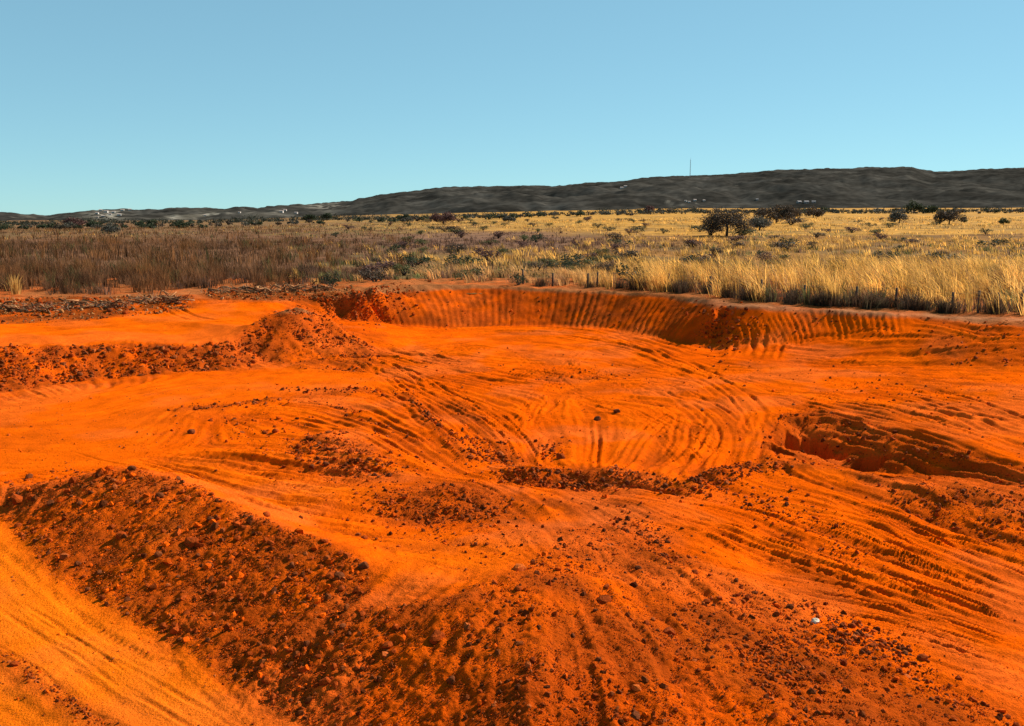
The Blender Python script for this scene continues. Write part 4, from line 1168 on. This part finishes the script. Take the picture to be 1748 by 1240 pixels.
for k in range(150):
    px = rg.uniform(-20, 1770)
    b_ = np.interp(px, EDX, EDY) + rg.uniform(-.5, 2.5)
    hgt = rg.uniform(6, 14) * (1.0 if px < 1000 else .8)
    st = ['dark', 'dark', 'grey', 'dry'][rg.integers(0, 4)]
    wf = rg.uniform(1.3, 2.8)
    tree(px, b_, b_ - hgt, hgt * wf, st, '%s %s tree in the hill foot belt %s' % ('broad' if wf > 2.1 else 'tall' if hgt > 10 else 'low', {'dark': 'dark green', 'grey': 'grey', 'dry': 'brown'}[st], where_px(px)), 'trees in the belt along the foot of the hills', 170, limbs=False)

r_ = np.random.default_rng(91)
nW = 1100
wpx_ = r_.uniform(-160, 1900, nW); wy_ = r_.uniform(600, 780, nW); wx_ = (wpx_ - PW / 2) / F / CT * wy_
wz_ = plain_z(wx_, wy_)
wh_ = r_.uniform(1.6, 5.0, nW) * (.6 + .5 * np.clip(fbm(wpx_ / 60, wpx_ * 0, 3, 3) + .5, 0, 1.4))
cenW = np.stack([wx_, wy_, wz_ + wh_ * .45], -1)
V, Q_, C_ = leaf_cloud(r_, cenW, wh_ * .9, 34000, .55, (.040, .040, .026), .62)
C_ = C_ * np.repeat(np.where(r_.random(8500) < .4, 1.5, .9), 16)[:len(C_), None] * (1, .96, .92)
tag(link('woodland', np_mesh('woodland', V, Q_, M_LEAF, C_)), 'low dark woodland reading as one band along the foot of the hills', kind='stuff')

def shrub_protos(style, seed, n=420):
    rg = np.random.default_rng(seed)
    nc = 7
    cen = np.stack([rg.uniform(-.45, .45, nc), rg.uniform(-.45, .45, nc), rg.uniform(.3, .75, nc)], -1)
    V, Q_, C_ = leaf_cloud(rg, cen, rg.uniform(.22, .36, nc), n, .055, LEAFC[style], .9)
    root = empty('shrub', (0, 0, -50))
    link('foliage', np_mesh('foliage', V, Q_, M_LEAF, C_), root)
    m = MB()
    for c in cen: m.tube([(0, 0, -.1), (c[0] * .4, c[1] * .4, c[2] * .5), tuple(c)], [.03, .02, .008], 5, BARKC)
    link('stem', m.mesh('stem', M_BARK, True), root)
    return root
PRO = {s: shrub_protos(s, k) for k, s in enumerate(('dark', 'olive', 'dry', 'mauve'))}
used = set()
def shrub(px, base, hpx, style, label, group=None, wide=1.2):
    g = plain_px(px, base) if base < 470 else at(px, base, 0)
    s = hpx * g[1] / F
    pr = PRO[style]
    sc_ = (s * wide, s * wide, s)
    if style not in used:
        used.add(style); o = pr; o.location = g; o.scale = sc_
    else: o = dup(pr, g, RNG.uniform(0, 6.3), sc_)
    return tag(o, label, 'shrub', group)
shrub(1085, 487, 40, 'dark', 'dark green rounded shrub in the grass above the right end of the embankment')
shrub(565, 494, 34, 'dark', 'dark upright shrub at the right end of the brown thicket', wide=.8)
shrub(800, 478, 26, 'olive', 'olive shrub above the left end of the combed embankment', wide=1.6)
shrub(640, 484, 30, 'dry', 'brown shrub between the thicket and the dark rubble ridge', wide=1.6)
shrub(690, 470, 26, 'olive', 'olive brown shrub behind the top of the dark rubble ridge', wide=1.5)
shrub(885, 488, 26, 'dark', 'short dark shrub at the leftmost fence posts', wide=.9)
shrub(1345, 418, 14, 'dark', 'low dark shrub in the grass below the wide low tree', wide=1.8)
shrub(1495, 400, 11, 'olive', 'low olive shrub in the open golden grass left of the thin tree', wide=2.2)
shrub(1255, 424, 13, 'dry', 'low brown shrub directly below the largest spreading tree', wide=2.0)
shrub(1212, 402, 20, 'dry', 'brown shrub at the left foot of the largest spreading tree', wide=1.8)
shrub(1268, 404, 16, 'olive', 'olive shrub at the right foot of the largest spreading tree', wide=2.2)
shrub(1350, 384, 14, 'dry', 'brown shrub under the wide low tree', wide=2.6)
shrub(1195, 396, 12, 'dark', 'dark green shrub a little left of the largest spreading tree', wide=2.0)
rg = np.random.default_rng(77)
for k in range(135):
    px, py = rg.uniform(560, 1740) if k % 3 else rg.uniform(560, 1100), 374 + 98 * rg.random() ** 1.2
    st = ['olive', 'dark', 'dry', 'mauve'][rg.integers(0, 4)]
    shrub(px, py, 4 + (py - 365) * .155 * rg.uniform(.6, 1.5), st, '%s %s shrub in the dry grass %s' % (('far' if py < 388 else 'mid distance' if py < 415 else 'near'), {'olive': 'olive', 'dark': 'dark green', 'dry': 'brown', 'mauve': 'purple brown'}[st], where_px(px)), 'low shrubs dotted over the plain', rg.uniform(1.2, 2.6))
DEAD = []
for k in range(5):
    r_ = np.random.default_rng(300 + k)
    P_ = np.stack([r_.normal(0, .28, 5), r_.normal(0, .2, 5), np.zeros(5)], -1)
    V, T, C_ = blades(P_, r_.uniform(.7, 1.1, 5), np.full(5, .022), np.array([(.07, .038, .02), (.10, .055, .03), (.055, .035, .022), (.08, .06, .03), (.06, .03, .018)]), 46, np.full(5, .5), np.full(5, .1), np.tile((-1., .2), (5, 1)), 310 + k)
    DEAD.append(np_mesh('dead_bush', V, T, M_GRASS, C_))
for k in range(46):
    px = rg.uniform(880, 1760) if k % 4 == 0 else rg.uniform(1110, 1760)
    g = at(px, np.interp(px, FRX, FRY) + rg.uniform(-1.5, 1.0), 0)
    o = link('dead_bush', DEAD[rg.integers(0, 5)]); o.location = g; o.rotation_euler = (0, 0, rg.uniform(0, 6.3))
    k_ = rg.uniform(.6, 1.25); o.scale = (k_ * rg.uniform(1, 1.6), k_, k_)
    tag(o, '%s dead bush in the fence line %s' % ('large dark' if k_ > 1.05 else 'small dark' if k_ < .8 else 'dark', where_px(px).replace('by ', 'below ').replace('near ', 'below ')), 'bush', 'dead bushes along the wire fence')

# pale tuft on the left
g = at(26, 503, 0)
V, T, C_ = blades(np.array([g]), [1.45], [.035], [STRAW * .9], 70, [.38], [.05], [(1., 0)], 3)
tag(link('grass_tuft', np_mesh('grass_tuft', V, T, M_GRASS, C_)), 'single pale straw tuft in front of the brown thicket', 'grass tuft')

# ------------------------------------------------------------------ uprooted brush along the left edge
def brush_pile(px, py, wpx, label, seed):
    rg = np.random.default_rng(seed)
    g = ground_px([px], [py])[0]
    root = empty('brush_pile', g)
    tag(root, label, 'brush pile')
    w_ = wpx * g[1] / F
    for k in range(34):
        a = rg.normal(0, .5) + (math.pi if rg.random() < .5 else 0)
        L_ = rg.uniform(.6, 1.7); c = np.array((rg.uniform(-.5, .5) * w_, rg.uniform(-.5, .5), rg.uniform(.02, .35)))
        d = np.array((math.cos(a), math.sin(a) * .7, rg.normal(.05, .28)))
        b = np.array((rg.normal(), rg.normal(), rg.normal())) * .13
        P = [c - d * L_ / 2, c - d * L_ / 6 + b, c + d * L_ / 6 - b * .4, c + d * L_ / 2 + b]
        r0 = rg.uniform(.03, .075)
        m = MB(); m.tube(smooth_line(P, 3), np.linspace(r0, r0 * .35, 10), 5, np.array((.38, .17, .065)) * rg.uniform(.25, 1.2))
        link('branch', m.mesh('branch', M_WOOD, True), root)
    m = MB()
    for k in range(90):
        a = rg.random() * 6.28; c = np.array((rg.normal(0, .32) * w_, rg.normal(0, .35), rg.uniform(0, .4)))
        d = np.array((math.cos(a), math.sin(a), rg.normal(.2, .5))) * rg.uniform(.15, .5)
        m.tube([c, c + d * .5 + rg.normal(0, .04, 3), c + d], [.010, .008, .004], 3, np.array((.30, .20, .13)) * rg.uniform(.4, 1.2))
    tag(link('twigs', m.mesh('twigs', M_WOOD), root), kind='stuff')
brush_pile(50, 532, 100, 'leftmost pile of uprooted branches at the edge of the terrace', 1)
brush_pile(165, 526, 110, 'pile of pale uprooted branches second from the left edge', 2)
brush_pile(270, 517, 90, 'pile of uprooted branches where the terrace track climbs to the thicket', 3)
brush_pile(420, 500, 110, 'pile of uprooted branches at the middle of the thicket edge', 4)
brush_pile(520, 497, 90, 'pile of uprooted branches nearest the dark upright shrub', 5)

# ------------------------------------------------------------------ wire fence
fence = empty('wire_fence', at(1300, 520, 0))
tag(fence, 'old wire fence on weathered wooden posts along the edge of the tall grass', 'fence')
fx0 = np.array(fence.location)
FPX = [893, 943, 1003, 1019, 1078, 1140, 1212, 1300, 1372, 1460, 1528, 1625, 1670, 1703, 1743, 1800]
tops = []
for k, px in enumerate(FPX):
    g = np.array(at(px, np.interp(px, FRX, FRY) - 1.6, 0)); g[2] = float(samp(Z, g[0], g[1]))
    h = 1.15 * RNG.uniform(.85, 1.12); lx, ly = RNG.normal(0, .05, 2)
    q = g - fx0
    m = MB(); m.tube([q + (0, 0, -.4), q + (lx * .5, ly * .5, h * .55), q + (lx, ly, h)], [.075, .07, .06], 8, np.array((.085, .06, .045)) * RNG.uniform(.7, 1.2))
    link('post', m.mesh('post', M_WOOD, True), fence)
    tops.append((q, lx, ly, h))
for hz in (.35, .7, 1.05, 1.3):
    P = []
    for (q, lx, ly, h), nx in zip(tops, tops[1:] + tops[-1:]):
        a = q + np.array((lx * hz / h, ly * hz / h - .07, min(hz, h - .05))); P.append(a)
        b = nx[0] + np.array((nx[1] * hz / nx[3], nx[2] * hz / nx[3] - .07, min(hz, nx[3] - .05)))
        P.append((a + b) / 2 - (0, 0, .04))
    m = MB(); m.tube(P[:-1], .004, 4, (.12, .10, .09)); link('wire', m.mesh('wire', M_STEEL), fence)

# ------------------------------------------------------------------ mast and houses on the hills
g = hill_px(1177, 305)
Hm = 31.5 * g[1] / F
mast = empty('radio_mast', g - (0, 0, 3))
tag(mast, 'thin lattice radio mast standing on the crest of the ridge', 'radio mast')
wm = 1.1
ang3 = [math.pi / 2 + k * 2.0944 for k in range(3)]
for a in ang3:
    m = MB(); m.tube([(wm * math.cos(a), wm * math.sin(a), 0), (wm * .5 * math.cos(a), wm * .5 * math.sin(a), Hm)], [.22, .16], 5, (.22, .20, .20))
    link('leg', m.mesh('leg', M_STEEL), mast)
m = MB()
for k in range(18):
    for a, b in zip(ang3, ang3[1:] + ang3[:1]):
        z0, z1 = Hm * k / 18, Hm * (k + 1) / 18; r0, r1 = wm * (1 - .5 * k / 18), wm * (1 - .5 * (k + 1) / 18)
        m.tube([(r0 * math.cos(a), r0 * math.sin(a), z0), (r1 * math.cos(b), r1 * math.sin(b), z1)], .10, 3, (.22, .20, .20))
link('bracing', m.mesh('bracing', M_STEEL), mast)
m = MB(); m.tube([(0, 0, Hm - 1), (0, 0, Hm + 5)], .12, 5, (.25, .22, .22)); link('antenna', m.mesh('antenna', M_STEEL), mast)

def house(px, py, wpx, label, group=None, wallc=(.46, .42, .37), roofc=(.40, .30, .24)):
    g = hill_px(px, py)
    W_ = wpx * g[1] / F; D_ = W_ * .7; Hh = W_ * .38
    root = empty('house', g, RNG.uniform(-.5, .5)); tag(root, label, 'house', group)
    m = MB(); m.box((0, 0, Hh / 2 - 1.5), (W_, D_, Hh + 3), wallc); link('wall', m.mesh('wall', M_PAINT), root)
    e = W_ * .06; z0 = Hh + .02; z1 = Hh + W_ * .2
    V = [(-W_ / 2 - e, -D_ / 2 - e, z0), (W_ / 2 + e, -D_ / 2 - e, z0), (W_ / 2 + e, D_ / 2 + e, z0), (-W_ / 2 - e, D_ / 2 + e, z0), (-W_ / 2 - e, 0, z1), (W_ / 2 + e, 0, z1)]
    m = MB(); m.add(V, [(0, 4, 3), (1, 2, 5)], [(0, 1, 5, 4), (2, 3, 4, 5), (0, 3, 2, 1)], roofc); link('roof', m.mesh('roof', M_PAINT), root)
    m = MB()
    m.box((-W_ * .2, -D_ / 2 - .05, Hh * .55), (W_ * .16, .1, Hh * .35), (.05, .05, .06)); link('window', m.mesh('window', M_PAINT), root)
    m = MB(); m.box((W_ * .18, -D_ / 2 - .05, Hh * .4), (W_ * .14, .1, Hh * .8), (.12, .08, .06)); link('door', m.mesh('door', M_PAINT), root)
for px, py, wp in [(168, 366, 5), (174, 361, 5), (181, 364, 6), (188, 368, 5), (196, 364, 5), (203, 369, 6), (176, 371, 5), (210, 361, 5), (224, 361, 5), (165, 373, 4)]:
    house(px, py, wp, 'small pale house in the village on the far left hillside', 'pale houses on the far left hillside')
house(1059, 324, 5, 'left one of two white houses high on the ridge left of the mast'); house(1067, 320, 5, 'right and higher one of two white houses on the ridge left of the mast')
for px, py, wp in [(1170, 345, 4), (1176, 348, 4), (1184, 345, 5), (1200, 345, 4)]:
    house(px, py, wp, 'tiny pale house at the foot of the ridge below the mast', 'houses at the foot of the ridge below the mast')
for px, py, wp in [(1292, 346, 4), (1362, 348, 7), (1374, 348, 7), (1386, 349, 6)]:
    house(px, py, wp, 'low pale roofed shed at the foot of the ridge above the wide tree', 'sheds at the foot of the ridge above the wide tree', (.26, .23, .21), (.30, .26, .24))
for px, py, wp in [(350, 371, 4), (480, 363, 6), (487, 361, 5), (410, 366, 4), (506, 366, 5)]:
    house(px, py, wp, 'small pale house scattered along the low hills left of the ridge', 'houses along the low hills', (.55, .47, .4), (.42, .3, .24))
